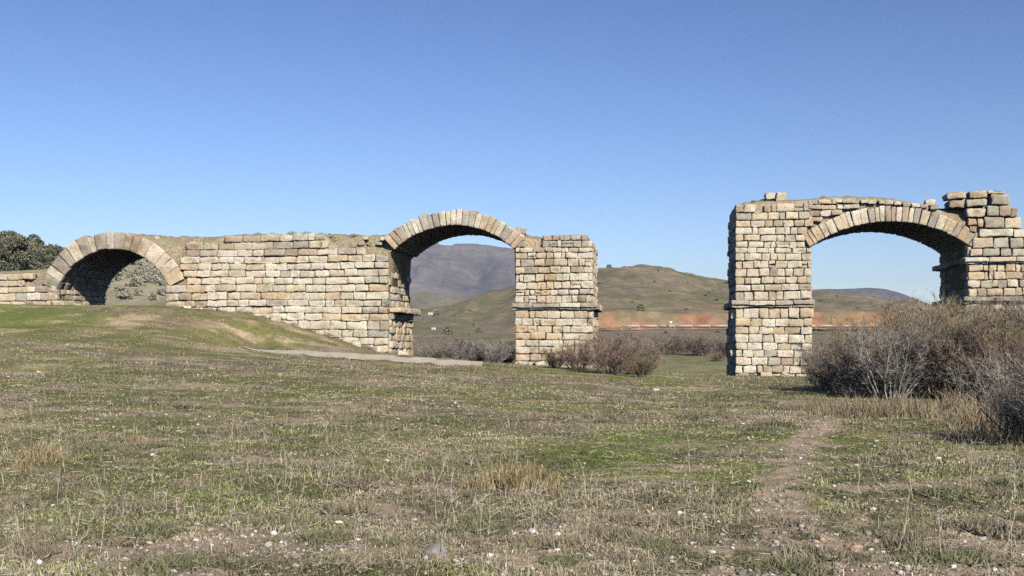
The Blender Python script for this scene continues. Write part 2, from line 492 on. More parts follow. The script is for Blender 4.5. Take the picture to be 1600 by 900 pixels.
def tmpl():
    a = np.array([-.5, -.46, -.38, -.2, 0, .2, .38, .46, .5])
    h = np.array([-.5, -.43, -.25, 0, .25, .43, .5])
    d = np.array([-.5, .1, .4, .5])
    idx = {}; V = []; F = []
    def vid(i, j, k):
        if (i, j, k) not in idx:
            idx[(i, j, k)] = len(V); V.append((a[i], h[j], d[k]))
        return idx[(i, j, k)]
    A, H, D = len(a) - 1, len(h) - 1, len(d) - 1
    for i in range(A):
        for j in range(H):
            F.append((vid(i, j, D), vid(i + 1, j, D), vid(i + 1, j + 1, D), vid(i, j + 1, D)))
            F.append((vid(i, j, 0), vid(i, j + 1, 0), vid(i + 1, j + 1, 0), vid(i + 1, j, 0)))
    for i in range(A):
        for k in range(D):
            F.append((vid(i, 0, k), vid(i + 1, 0, k), vid(i + 1, 0, k + 1), vid(i, 0, k + 1)))
            F.append((vid(i, H, k), vid(i, H, k + 1), vid(i + 1, H, k + 1), vid(i + 1, H, k)))
    for j in range(H):
        for k in range(D):
            F.append((vid(0, j, k), vid(0, j, k + 1), vid(0, j + 1, k + 1), vid(0, j + 1, k)))
            F.append((vid(A, j, k), vid(A, j + 1, k), vid(A, j + 1, k + 1), vid(A, j, k + 1)))
    return np.array(V), np.array(F)
TV, TF = tmpl()

class Blocks:
    def __init__(s): s.c = []; s.ax = []; s.sz = []; s.col = []; s.tp = []; s.hole = []; s.rough = []
    def add(s, c, A, H, D, size, color, taper=0.0, hole=0, rough=1.0):
        s.c.append(c); s.ax.append((A, H, D)); s.sz.append(size); s.col.append(color); s.tp.append(taper); s.hole.append(hole); s.rough.append(rough)
    def build(s, name, parent, mat=None):
        if not s.c: return None
        B = len(s.c); n = len(TV)
        c = np.array(s.c, float); ax = np.array(s.ax, float); sz = np.array(s.sz, float); cc = np.array(s.col, float)
        rg = np.array(s.rough)[:, None, None]
        r = np.minimum(sz.min(1) * .17, .05)[:, None, None] * rng.uniform(.7, 1.5, (B, 1, 1)) * np.clip(rg, .6, 1.6)
        p = TV[None] * sz[:, None, :]
        inner = np.clip(p, -(sz[:, None, :] / 2 - r), sz[:, None, :] / 2 - r)
        dl = p - inner
        L = np.linalg.norm(dl, axis=2, keepdims=True); L[L == 0] = 1
        p = inner + dl / L * r
        # corner warp
        cj = rng.uniform(-1, 1, (B, 2, 2, 2, 3)) * np.array([.030, .018, .014]) * rg[..., None, None]
        t = TV + .5
        w = np.zeros((B, n, 3))
        for i in (0, 1):
            for j in (0, 1):
                for k in (0, 1):
                    f = (t[:, 0] if i else 1 - t[:, 0]) * (t[:, 1] if j else 1 - t[:, 1]) * (t[:, 2] if k else 1 - t[:, 2])
                    w += f[None, :, None] * cj[:, None, i, j, k, :]
        p = p + w
        p[:, :, 0] *= 1 + np.array(s.tp)[:, None] * TV[None, :, 1]
        for q in range(3):
            kk = rng.uniform(-1, 1, (B, 3)) * (7 + 7 * q); ph = rng.uniform(0, 6.3, (B, 1))
            dr = rng.normal(0, 1, (B, 3)) * np.array([.5, .8, 1.0])
            sn = np.sin(np.einsum('bni,bi->bn', p, kk) + ph)
            p = p + sn[..., None] * dr[:, None, :] * (.009 / (1 + .4 * q)) * rg
        ed = (np.abs(TV[:, 0]) > .44) | (np.abs(TV[:, 1]) > .42)          # chipped arrises
        p = p + rng.normal(0, .010, p.shape) * ed[None, :, None] * rg
        # lifting-tong notches at the lower edge of the face
        hl = np.array(s.hole, float)
        hx = rng.uniform(-.12, .12, B)
        u = (TV[None, :, 0] - hx[:, None]) * sz[:, 0:1]; v = (TV[None, :, 1] + .25) * sz[:, 1:2]
        dn = np.exp(-(u / .10) ** 2 - (v / .085) ** 2) * (TV[None, :, 2] > .3)
        p[:, :, 2] -= dn * hl[:, None] * .17
        V = c[:, None, :] + np.einsum('bni,bij->bnj', p, ax)
        colr = cc[:, None, :] * np.ones((1, n, 1))
        F = (TF[None] + (np.arange(B) * n)[:, None, None]).reshape(-1, 4)
        return mesh_np(name, V.reshape(-1, 3), F, mat or STONE, parent, smooth=True, colors=colr.reshape(-1, 3))

CREAM = [(.79, .725, .60), (.76, .695, .575), (.81, .75, .635), (.78, .71, .585), (.74, .675, .55)]
TAN = [(.72, .61, .45), (.69, .585, .435), (.74, .64, .48), (.67, .565, .41)]
ORANGE = [(.70, .55, .38), (.72, .57, .40)]
PINK = [(.54, .44, .34), (.58, .475, .37), (.50, .40, .31)]
GREY = [(.54, .51, .44), (.50, .47, .40), (.59, .56, .48), (.46, .43, .37)]
def pick(w):
    """w: weights for cream, tan, orange, pink, grey"""
    fam = random.choices((CREAM, TAN, ORANGE, PINK, GREY), w)[0]
    c = np.array(random.choice(fam)); return tuple(np.clip(c * np.array([1.0, .985, .95]) * random.uniform(.92, 1.06) * (1 + np.array([random.uniform(-.03, .03) for _ in range(3)])), 0, .85))

UL = np.array([1.0, 0, 0]); NL = np.array([0, 1.0, 0]); ZL = np.array([0, 0, 1.0])
def front(s, z, out=0.0): return np.array([s, -out, z])

def courses(B, edges, L, R, wr=(.55, 1.25), wt=(6, 2, .6, .8, 1), face='front', pos=0.0, top=None, hole_rows=(), split=0.0, gap=.015, out=.0, wtf=None, skip=None, rough=1.0, jit=.03, depth=.62, missing=0.0):
    """rows of roughly squared blocks. edges: list of course edges (z, descending). L,R: functions of z giving the run's ends."""
    for i in range(len(edges) - 1):
        z1, z0 = edges[i], edges[i + 1]
        zc = (z0 + z1) / 2; h = z1 - z0
        a, b = L(zc), R(zc)
        if b - a < .15: continue
        x = a
        while x < b - .02:
            w_ = random.uniform(*wr)
            if random.random() < .18: w_ *= .55
            if b - x - w_ < wr[0] * .45: w_ = b - x
            w_ = min(w_, b - x)
            xc = x + w_ / 2
            ok = not (skip and skip(xc, zc)) and not (random.random() < missing)
            if face == 'front': gx = ground_at(xc, 0)
            else: gx = ground_at(pos, xc)
            if z1 < gx - .12: ok = False
            if top is not None and zc > top(xc): ok = False
            if ok:
                parts = [(z0, z1)]
                if random.random() < split:
                    m = z0 + h * random.uniform(.4, .6); parts = [(z0, m), (m, z1)]
                for (q0, q1) in parts:
                    hh = q1 - q0 - gap * 1.35; ww = w_ - gap * .55
                    o_ = random.gauss(0, jit) + out
                    zz = (q0 + q1) / 2 + random.gauss(0, .008) + .035 * math.sin(xc * .55 + zc * 1.1)
                    c = pick(wtf(xc, zc) if wtf else wt)
                    hole = 1 if (i in hole_rows and random.random() < .8) or random.random() < .05 else 0
                    if face == 'front':
                        B.add((xc, depth / 2 - o_, zz), UL, ZL, -NL, (ww, hh, depth), c, hole=hole, rough=rough)
                    elif face == 'right':
                        B.add((pos - depth / 2 + o_, xc, zz), NL, ZL, UL, (ww, hh, depth), c, hole=hole, rough=rough)
                    elif face == 'left':
                        B.add((pos + depth / 2 - o_, xc, zz), -NL, ZL, -UL, (ww, hh, depth), c, hole=hole, rough=rough)
            x += w_

class Arch:
    """circular intrados given by springs and crown in photo pixels on the front face"""
    def __init__(s, pl, pc, pr, thick):
        (x1, z1), (x2, z2), (x3, z3) = F_(*pl), F_(*pc), F_(*pr)
        A = np.array([[2 * (x2 - x1), 2 * (z2 - z1)], [2 * (x3 - x2), 2 * (z3 - z2)]])
        b = np.array([x2**2 - x1**2 + z2**2 - z1**2, x3**2 - x2**2 + z3**2 - z2**2])
        s.cx, s.cz = np.linalg.solve(A, b); s.r = math.hypot(x1 - s.cx, z1 - s.cz); s.t = thick
        s.a0 = math.atan2(z1 - s.cz, x1 - s.cx); s.a1 = math.atan2(z3 - s.cz, x3 - s.cx)
        s.x0, s.x1 = x1, x3
    def zin(s, x, e=0.0):
        d = (s.r + e) ** 2 - (x - s.cx) ** 2
        return s.cz + math.sqrt(max(d, 0))
    def ring(s, name, parent, nv, palfn, rows=7, jr=.05, d0=0.0, ext=(0, 0), tjit=.06):
        B = Blocks()
        a0, a1 = s.a0 + ext[0], s.a1 - ext[1]
        edges = [a0]
        for i in range(nv): edges.append(edges[-1] + random.uniform(.65, 1.4))
        e = np.array(edges[1:]); e = (e - a0) / (e[-1] - a0); edges = [a0] + [a0 + (a1 - a0) * v for v in e]
        for i in range(nv):
            am = (edges[i] + edges[i + 1]) / 2; da = abs(edges[i + 1] - edges[i])
            c0 = palfn((i + .5) / nv)
            dy = 0.0
            dw = [random.uniform(.75, 1.2) for _ in range(rows)]; tot = sum(dw)
            for k in range(rows):
                wd = W * dw[k] / tot
                t = s.t + (random.uniform(-tjit, tjit) if k == 0 else random.uniform(-.05, .05))
                rm = s.r + t / 2 + random.uniform(-.012, .012)
                Rv = np.array([math.cos(am), 0, math.sin(am)]); Tv = np.array([math.sin(am), 0, -math.cos(am)])
                w_ = rm * da - .014
                o_ = random.gauss(0, jr * .5) if k == 0 else 0
                cpos = np.array([s.cx, 0, s.cz]) + Rv * rm + NL * (d0 + dy + wd / 2 - o_)
                B.add(cpos, Tv, Rv, -NL, (w_, t, wd - .015), c0 if k == 0 else palfn((i + .5) / nv), taper=t / rm, rough=.8)
                dy += wd
        return B.build(name, parent)

def core(name, parent, S, zb, zt, zf, d0=.22, colr=None, slope=1.4, back=None):
    """closed earth and rubble body behind the facing; S samples, zb/zt/zf arrays (underside, skyline, top of the facing)"""
    S = np.array(S, float); n = len(S)
    D1 = W - .2
    ring = []
    for i in range(n):
        lo, f, t = zb[i], min(zf[i], zt[i]), zt[i]
        lo = min(lo, t - .05); f = max(f, lo + .02)
        pts = [(d0, lo)] + [(d0, lo + (f - lo) * q) for q in (.25, .5, .75, 1.0)]
        for q in (.15, .35, .6, .8, 1.0):
            pts.append((d0 + slope * q, f + (t - f) * math.sin(q * math.pi / 2)))
        for q in (.25, .5, .75, 1.0):
            pts.append((d0 + slope + (D1 - d0 - slope) * q, t + (.0)))
        pts += [(D1, lo + (t - lo) * q) for q in (.75, .5, .25, 0.0)]
        pts += [(D1 + (d0 - D1) * q, lo) for q in (.25, .5, .75)]
        ring.append(pts)
    m = len(ring[0])
    V = np.zeros((n, m, 3))
    for i in range(n):
        for j, (d, z) in enumerate(ring[i]): V[i, j] = (S[i], d, z)
    X = V[..., 0]; Dd = V[..., 1]; Z = V[..., 2]
    jt = fbm(X * 1.5 + 3, Z * 1.5 + Dd * 1.1, 23, 3) - .5
    jt2 = fbm(X * 3.1 + 30, Dd * 2.2, 29, 3) - .5
    inner = (np.arange(m)[None, :] > 5) & (np.arange(m)[None, :] < 15)
    V[..., 1] += np.where(inner, 0, .14 * jt)
    V[..., 2] += np.where(inner, .26 * jt2, 0)
    idx = np.arange(n * m).reshape(n, m)
    idn = np.roll(idx, -1, axis=1)
    F = np.stack([idx[:-1], idn[:-1], idn[1:], idx[1:]], -1).reshape(-1, 4)
    V = V.reshape(-1, 3)
    # end caps as quads around a centre line
    caps = []
    for row, flip in ((idx[0], True), (idx[-1], False)):
        cpt = V[row].mean(0); ci = len(V); V = np.vstack([V, cpt[None]])
        for j in range(0, m - 1, 2):
            q = [ci, row[j], row[j + 1], row[(j + 2) % m]]
            caps.append(q[::-1] if flip else q)
    F = np.vstack([F, np.array(caps)])
    x_, z_, d_ = V[:, 0], V[:, 2], V[:, 1]
    a = fbm(x_ * .9, z_ * .9 + d_ * .7, 37, 4)[:, None]
    c = np.array([.48, .37, .24]) * (1 - ss(.4, .6, a)) + np.array([.36, .29, .19]) * ss(.4, .6, a)
    topm = np.zeros(len(V)); tm = np.tile((np.arange(m) > 4) & (np.arange(m) < 15), n); topm[:n * m] = tm
    g = (ss(.38, .6, fbm(x_ * .8, d_ * .8, 39, 3)) * topm * (1 if colr is None else colr))[:, None]
    c = c * (1 - .7 * g) + np.array([.34, .31, .17]) * .7 * g
    return mesh_np(name, V, F, EARTH, parent, smooth=True, colors=c)

# ---- left section: low wall, round arch, long wall, middle arch, lone pier ----
RZ = -TH
left = empty('ruined_bridge_section', (AX, AY, 0), RZ, 'long left section of the ruined stone bridge: causeway wall, two arches, slim pier', 'bridge ruin')
A1 = Arch((87, 453), (176, 389), (262, 446), 1.14)
A2 = Arch((610, 396), (714, 352), (803, 390), .92)

def pal_arch1(t):
    if t < .60: w = (.8, .0, 0, .0, 6)
    elif t < .68: w = (0, .3, .5, 4, 0)
    elif t < .80: w = (.3, .4, .0, .2, 4)
    else: w = (1, 4, .3, .5, .3)
    return pick(w)
A1.ring('arch_ring', left, 17, pal_arch1, rows=7, jr=.08, ext=(0, .02), tjit=.13)
def pal_arch2(t):
    if t < .14: return pick((.6, 3, .8, 2.5, .3))
    if .42 < t < .56: return pick((6, 0, 0, 0, 1))
    if t > .8: return pick((1.2, 2.2, .3, 1, 1.6))
    return pick((2.2, 1.2, .1, .3, 3))
A2.ring('arch_ring', left, 25, pal_arch2, rows=7, jr=.08, ext=(-.06, 0), tjit=.09)

def zrow(py, px=430): return z_at(px, py)
sL, sA1r, s606, s805 = s_of(-420), s_of(258), s_of(606), s_of(805)
edges = [zrow(p) for p in (366, 377.5, 389, 400, 411, 422, 433, 444.5, 456.5, 468.5, 479, 490, 501, 516, 528, 539.5, 551, 563, 576)]
def wall_L(z):
    dz = z - A1.cz; rr = A1.r + A1.t + .08
    xr = A1.cx + math.sqrt(max(rr * rr - dz * dz, 0)) if dz > 0 else -99
    base = sA1r if z < z_at(258, 446) else xr
    if z > zrow(377.5): base = max(base, s_of(350))
    elif z > zrow(400): base = max(base, s_of(290))
    elif z > zrow(411): base = max(base, s_of(281))
    return base
def wall_R(z):
    if z > zrow(377.5): return s_of(506)
    if z > zrow(389): return s_of(513)
    if z > zrow(400): return s_of(571)
    return s606
def wt_wall(x, z):
    if z > zrow(389): return (1.0, 1.4, .2, 2.2, 3.2)
    if z > zrow(401): return (4, 2, .2, 1.6, 2)
    if x > s_of(575): return (2.0, 1.6, .3, .8, 3.2)
    if x < s_of(330) and z < z_at(300, 445): return (3, 4, 1.2, 1, .2)
    return (11, 2.2, .3, .4, .3)
px_in = lambda p: 520 < p < 600 or p < 260
B = Blocks()
courses(B, edges, wall_L, wall_R, wr=(.75, 1.35), wtf=wt_wall, hole_rows=(3, 9, 11), jit=.035, rough=1.3)
B.build('wall', left)
B = Blocks()
# earthy slope stones set in the fill
for (px, py, w_, h_) in [(568, 372, .3, .22), (562, 379, .34, .26), (574, 381, .2, .2), (549, 383, .5, .3), (590, 380, .4, .2), (561, 392, .55, .42), (532, 392, .5, .4), (297, 383, .5, .42), (325, 384, 1.1, .36), (240, 372, .3, .3), (470, 371, .8, .3), (596, 372, .3, .2)]:
    s_, z_ = F_(px, py)
    B = Blocks(); B.add((s_, .68 if px_in(px) else .5, z_), UL, ZL, -NL, (w_, h_, .7), pick((3, 1, .3, 2, 2)), rough=1.4); B.build('set_stone', left)
B = Blocks()
# low wall at the far left
eL = [z_at(30, p) for p in (428, 438, 448, 457.5, 470, 482, 494)]
def lw_top(x):
    px_ = 800 + FPX * (AX + U[0] * x) / Y_of(x)
    return z_at(px_, 428.5) + .05 if px_ < 44 else (z_at(px_, 446) if px_ < 66 else z_at(px_, 452))
courses(B, eL, lambda z: sL, lambda z: s_of(88) if z < z_at(80, 452) else (s_of(66) if z < z_at(60, 446) else s_of(52)), wr=(.7, 1.5), wt=(2.2, 3.0, .8, 2.0, .8), top=lw_top)
B.build('low_wall', left)
# jambs
B = Blocks()
ej = [z_at(606, p) for p in (399, 411, 423, 434, 446, 457, 468, 479)]
wt_j = (2.2, 3.2, .6, 1.0, 1.2)
courses(B, ej, lambda z: .25, lambda z: W, wr=(.55, 1.15), wt=wt_j, face='right', pos=s606 - .02, jit=.035, rough=1.2)
ej2 = [z_at(606, p) for p in (488, 498, 510, 521, 533, 545, 558, 570)]
courses(B, ej2, lambda z: .35, lambda z: W + .1, wr=(.4, .85), wt=wt_j, face='right', pos=s606 + .14, jit=.07, rough=1.4, missing=.05)
B.build('jamb', left)
B = Blocks()
# jambs of the left arch
e1 = [z_at(88, p) for p in (451, 459, 467.5, 476, 486)]
courses(B, e1, lambda z: .0, lambda z: W, wr=(.6, 1.1), wt=(2, 3, .5, 1, 2), face='right', pos=s_of(88), jit=.03)
B.build('jamb', left); B = Blocks()
courses(B, e1, lambda z: .3, lambda z: W, wr=(.6, 1.1), wt=(2, 3, .5, 1, 2), face='left', pos=s_of(258), jit=.03)
B.build('jamb', left)
# ledge on the jamb of the middle arch
B = Blocks()
z0, z1 = z_at(606, 488), z_at(606, 479)
x = .55
while x < W + .15:
    w_ = random.uniform(.38, .6)
    B.add((s606 + .02, x + w_ / 2, (z0 + z1) / 2), NL, ZL, UL, (w_ - .03, z1 - z0 - .02, 1.25), pick((2, 4, 1, 1, .6)), rough=1.3)
    x += w_
B.build('cornice', left)

# pier at the right end of the left section
B = Blocks()
up = [z_at(860, p) for p in (366, 376, 387, 395, 405, 417, 428, 440, 452, 461, 473)]
def p2R(z): return np.interp(z, [z_at(925, 473), z_at(925, 440), z_at(920, 400), z_at(917, 365)], [s_of(929), s_of(927), s_of(922), s_of(917)])
def p2top(x):
    px_ = 800 + FPX * (AX + U[0] * x) / Y_of(x)
    if px_ < 821: return z_at(px_, 360)
    if px_ < 851: return z_at(px_, 383)
    return z_at(px_, 364)
def wt_p2(x, z):
    px_ = 800 + FPX * (AX + U[0] * x) / Y_of(x)
    if z > z_at(860, 387): return (1.5, .4, 0, 1, 4)
    if 835 < px_ < 862: return (.6, 3, 3, 2.5, .3)
    return (8, 1.4, .8, .7, .6)
courses(B, up, lambda z: s805, p2R, wr=(.34, .82), wtf=wt_p2, top=p2top, split=.16, rough=1.05, jit=.022, gap=.022, skip=lambda x, z: z < z_at(860, 392) and random.random() < .06)
lo_ = [z_at(860, p) for p in (484, 497, 509, 520, 531.5, 542.5, 554, 565, 577, 589)]
def wt_p2l(x, z):
    if x < s_of(862) and z > z_at(860, 535): return (.8, 4.5, 4, .6, .1)
    if z < z_at(860, 545): return (7, 1.2, .2, .2, .3)
    return (3, 4, 1.6, .5, .3)
courses(B, lo_, lambda z: s805, lambda z: s_of(926.5), wr=(.6, 1.0), wtf=wt_p2l, hole_rows=(1, 2), rough=1.15)
courses(B, up[1:], lambda z: .3, lambda z: W, wr=(.4, .9), wt=(3, 2, .5, 1, 1.5), face='right', pos=s_of(925), rough=1.2, jit=.03)
courses(B, lo_, lambda z: .3, lambda z: W, wr=(.5, 1.0), wt=(3, 3, 1, .5, .5), face='right', pos=s_of(926), rough=1.1, jit=.03)
courses(B, up[2:], lambda z: .3, lambda z: W, wr=(.4, .9), wt=(3, 2, .5, 1, 1.5), face='left', pos=s805 + .02, rough=1.2)
courses(B, lo_, lambda z: .3, lambda z: W, wr=(.5, 1.0), wt=(3, 3, 1, .5, .5), face='left', pos=s805 + .02)
B.add((s_of(808), .5, z_at(812, 381)), UL, ZL, -NL, (.5, .4, .7), pick((4, 1, 0, 0, 2)))
B.build('pier', left)

def cornice(name, parent, pxa, pxb, pya, pyb, out=.3, wt=(1.5, .6, 0, .3, 5), left_=True, right_=True):
    B = Blocks()
    xm = (pxa + pxb) / 2
    z1, z0 = z_at(xm, pya), z_at(xm, pyb)
    a, b = s_of(pxa), s_of(pxb)
    x = a
    while x < b - .02:
        w_ = random.uniform(.9, 1.7)
        if b - x - w_ < .35: w_ = b - x
        hh = (z1 - z0)
        B.add((x + w_ / 2, .45 - out, (z0 + z1) / 2 + random.gauss(0, .012) + hh * .12), UL, ZL, -NL, (w_ - .005, hh * .66, .95), pick(wt), rough=.8)
        B.add((x + w_ / 2, .45 - out * .55, z0 + hh * .2), UL, ZL, -NL, (w_ - .03, hh * .38, .9), pick(wt), rough=.9)
        x += w_
    for side, ok in ((-1, left_), (1, right_)):
        if not ok: continue
        x = .4
        while x < W:
            w_ = random.uniform(.6, 1.1)
            px_ = (a + .45) if side < 0 else (b - .45)
            B.add((px_, x + w_ / 2, (z0 + z1) / 2 + random.gauss(0, .02)), NL * (1 if side > 0 else -1), ZL, UL * side, (w_ - .03, (z1 - z0) * .8, .95), pick(wt), rough=.9)
            x += w_
    return B.build(name, parent)
cornice('cornice', left, 800.5, 934, 473, 484, out=.20)

# earth and rubble core
def core_left():
    S = []; zb = []; zt = []; zf = []
    skx = [-420, 0, 20, 40, 64, 80, 100, 125, 150, 180, 205, 225, 250, 300, 350, 400, 440, 470, 510, 560, 600, 618, 630]
    sky = [431, 430, 428, 423, 414, 407, 398, 381, 368, 361, 363, 364.5, 366, 366.5, 365, 362, 363, 362, 362, 364, 361, 357, 352]
    ffx = [-420, 44, 46, 66, 90, 170, 240, 262, 288, 292, 350, 352, 508, 512, 540, 572, 590, 606, 630]
    ffy = [432, 432, 440, 436, 405, 362, 376, 392, 384, 381, 379, 369, 369, 381, 389, 391, 400, 398, 380]
    pxs = list(np.arange(-420, 84, 6.0)) + [86.5]
    for p in pxs:
        s = s_of(p); S.append(s); zb.append(ground_at(s, 3) - .8); zt.append(z_at(p, np.interp(p, skx, sky))); zf.append(z_at(p, np.interp(p, ffx, ffy)))
    for p in np.arange(87, 261.1, 3.0):
        s = s_of(p); S.append(s); zin = A1.zin(s, .12); ext = A1.zin(s, A1.t - .06)
        q = z_at(p, np.interp(p, skx, sky))
        zb.append(max(zin, z_at(p, 462))); zt.append(q if p > 205 else min(q, ext)); zf.append(min(zt[-1], z_at(p, np.interp(p, ffx, ffy))))
    for p in np.arange(263, 603, 5.0):
        s = s_of(p); S.append(s); zb.append(ground_at(s, 3) - .8); zt.append(z_at(p, np.interp(p, skx, sky))); zf.append(z_at(p, np.interp(p, ffx, ffy)))
    for p in np.arange(608, 803.1, 3.0):
        s = s_of(p); S.append(s); zb.append(A2.zin(s, .12))
        ext = A2.zin(s, A2.t - .1)
        if p < 632: zt.append(max(ext - .0, z_at(p, np.interp(p, skx, sky)) - (.0 if p < 620 else .25)))
        else: zt.append(ext)
        zf.append(zt[-1] if p > 625 else z_at(p, np.interp(p, ffx, ffy)))
    t2x = [805, 822, 836, 851, 853, 915]; t2y = [358, 365, 367, 369, 369, 368]
    for p in list(np.arange(807.5, 920, 5.0)):
        s = s_of(p); S.append(s); zb.append(ground_at(s, 3) - .8); zt.append(z_at(p, np.interp(p, t2x, t2y))); zf.append(z_at(p, np.interp(p, t2x, [360, 372, 374, 372, 368.5, 368])))
    # front and back earth must stay out of the arches
    return core('earth_fill', left, S, zb, zt, zf)
core_left()

# ---- right section: pier, wide arch, broken pier ----
right = empty('ruined_bridge_section', (AX, AY, 0), RZ, 'tall right section of the ruined stone bridge: square pier, shallow arch, broken pier', 'bridge ruin')
A3 = Arch((1266, 386), (1387, 346), (1518, 386), .86)
def pal_arch3(t):
    if t < .08: return pick((1, 4, 1.5, .5, 0))
    if t < .35: return pick((4, 2.5, .2, .2, 1.5))
    if t < .65: return pick((5, 1.2, .1, .3, 1.6))
    return pick((2, 3.4, .3, .6, 1.6))
A3.ring('arch_ring', right, 28, pal_arch3, rows=7, jr=.05, ext=(0, .0), tjit=.05)
s1148, s1268, s1512 = s_of(1149), s_of(1268), s_of(1513)
B = Blocks()
up3 = [z_at(1208, p) for p in (318, 331, 343, 354, 366, 377, 387, 396, 408, 420, 433, 444, 455, 469)]
def px_of(x): return 800 + FPX * (AX + U[0] * x) / Y_of(x)
def wt_p3(x, z):
    if z > z_at(1208, 343): return (1.2, 1.4, .2, 2.4, 3)
    if z > z_at(1208, 356): return (2, 1.2, .3, 1.6, 2)
    return (9, 2.4, .3, .7, .3)
def p3R(z):
    if z > z_at(1266, 384):
        dz = z - A3.cz; rr = A3.r + A3.t + .05
        return max(A3.cx - math.sqrt(max(rr * rr - dz * dz, 0)), s_of(1258)) if rr > dz else s_of(1268)
    return s1268
def p3top(x): return z_at(px_of(x), np.interp(px_of(x), [1148, 1160, 1190, 1191, 1262, 1268], [320, 325, 325, 321, 319, 314]))
courses(B, up3, lambda z: s1148, lambda z: min(p3R(z), s_of(1270)), wr=(.38, 1.0), wtf=wt_p3, rough=1.05, jit=.022, split=.10, gap=.020, top=p3top)
lo3 = [z_at(1208, p) for p in (480, 497, 510, 522, 535.5, 547.5, 559, 572, 584, 597, 609)]
courses(B, lo3, lambda z: s1148, lambda z: s_of(1269), wr=(.55, .95), wtf=lambda x, z: (1, 3.5, 3, 1, .2) if z > z_at(1208, 500) else ((3.5, 3.5, 1, .6, .4) if z > z_at(1208, 523) else (8, 1, .3, .5, .6)), hole_rows=(), rough=1.15, jit=.035)
for f_, ps in (('left', s1148 + .02), ('right', s1268 - .02)):
    courses(B, up3[1:], lambda z: .3, lambda z: W, wr=(.4, .9), wt=(3, 2, .5, 1, 1.5), face=f_, pos=ps, rough=1.2, jit=.05)
    courses(B, lo3, lambda z: .3, lambda z: W, wr=(.5, 1.0), wt=(4, 3, 1, .5, .5), face=f_, pos=ps + (-.06 if f_ == 'left' else .03), rough=1.2, jit=.07)
B.build('pier', right)
cornice('cornice', right, 1142.5, 1272.5, 469, 480, out=.20)

# spandrel courses above the wide arch
B = Blocks()
sp = [z_at(1380, p) for p in (304, 311, 318.5, 327, 337, 346, 356, 366)]
def sp_skip(x, z):
    p = px_of(x)
    if math.hypot(x - A3.cx, z - A3.cz) < A3.r + A3.t + .14: return True
    t = np.interp(p, [1260, 1300, 1345, 1400, 1450, 1500, 1530], [316, 315, 316, 320, 329, 343, 357])
    return z > z_at(p, t)
courses(B, sp, lambda z: s_of(1263), lambda z: s_of(1530), wr=(.4, .95), wt=(2.4, 1.4, .3, 2.0, 3.0), skip=sp_skip, rough=1.3, jit=.04, gap=.022)
# the row of dark edge stones under the turf
for p in np.arange(1310, 1462, 13.5):
    s_, z_ = F_(p + random.uniform(-2, 2), np.interp(p, [1310, 1400, 1462], [313, 317, 324]))
    B.add((s_, .36, z_), UL, ZL, -NL, (random.uniform(.38, .5), .24, .7), pick((.5, 1, 0, 2, 4)), rough=1.4)
B.build('spandrel_wall', right)

# broken pier at the right edge
B = Blocks()
sR = s_of(1690)
def add_px(B, x0, y0, x1, y1, wt=(3, 2, .4, 1, 2), out=0.0, rot=0.0, depth=1.2, rough=1.2, hole=0):
    sa, za = F_(x0, y1); sb, zb_ = F_(x1, y0)
    c_, s__ = math.cos(rot), math.sin(rot)
    B.add(((sa + sb) / 2, depth / 2 - out, (za + zb_) / 2), np.array([c_, 0, s__]), np.array([-s__, 0, c_]), -NL, (abs(sb - sa) - .02, abs(zb_ - za) - .015, depth), pick(wt), rough=rough, hole=hole)
for r_ in [(1548, 303, 1577, 320.5, .1, .0), (1542, 321.5, 1560.5, 338.5, .05, 0), (1561, 321, 1580, 338, .07, 0), (1580.5, 324, 1592, 339, -.1, 0), (1537, 339, 1569, 357, .1, 0), (1569, 340, 1596, 357, .04, 0),
           (1529, 357, 1583, 371, .12, .02), (1583, 358, 1606, 371, .05, 0), (1519, 371, 1552, 388, .1, 0), (1552, 371, 1577, 388, .05, 0), (1577, 371, 1600, 388, .05, 0), (1600, 373, 1625, 388, .0, 0),
           (1516, 388, 1535, 400.5, .03, 0), (1535, 388, 1563, 400.5, .05, 0), (1563, 388, 1581, 400.5, .04, 0), (1581, 388, 1612, 400.5, .03, 0), (1612, 388, 1640, 400.5, .0, 0)]:
    add_px(B, *r_[:4], out=r_[4], rot=r_[5], wt=(2.6, 2.2, .5, .6, 2.6))
for r_ in [(1480, 299, 1511, 311, 0, .07), (1514, 297, 1543, 311, .05, .03), (1484, 312, 1509, 325, -.1, .02), (1509, 311, 1541, 323, .06, .04), (1509, 325, 1539, 339.5, .1, .02), (1512, 341, 1526, 353, .05, -.02), (1527, 341, 1536, 356, .05, -.1), (1515, 354, 1526, 364, .05, 0), (1545, 297, 1571, 302.5, -.2, .0)]:
    add_px(B, *r_[:4], out=r_[4], rot=r_[5], wt=(1, 2.4, .2, 1.6, 3), rough=1.5)
m4 = [z_at(1560, p) for p in (411.5, 425, 438, 450.5, 463)]
courses(B, m4, lambda z: s1512, lambda z: sR, wr=(.4, .95), wt=(2, 3.5, 1.2, 1.6, .8), rough=1.2)
l4 = [z_at(1560, p) for p in (473.5, 486, 499, 512, 525, 538, 551, 564, 577, 590, 603, 616)]
courses(B, l4, lambda z: s_of(1510), lambda z: sR, wr=(.55, 1.0), wt=(3, 3.5, 1, 1, .8))
f4 = [z_at(1512, p) for p in (386, 399, 411, 424, 437, 450, 463, 476, 489, 502, 515, 528, 541, 554, 567, 580, 593, 606, 618)]
courses(B, f4, lambda z: .1, lambda z: W, wr=(.5, 1.0), wt=(2, 3, .5, 1, 2), face='left', pos=s_of(1513.5), rough=1.2, jit=.04)
B.build('broken_pier', right)
cornice('cornice', right, 1506, 1690, 401, 411.5, out=.22, right_=False, wt=(3, .8, 0, .3, 3.4))
cornice('cornice', right, 1504, 1690, 463, 473.5, out=.26, right_=False, wt=(2, 1.5, .3, .3, 3.4))

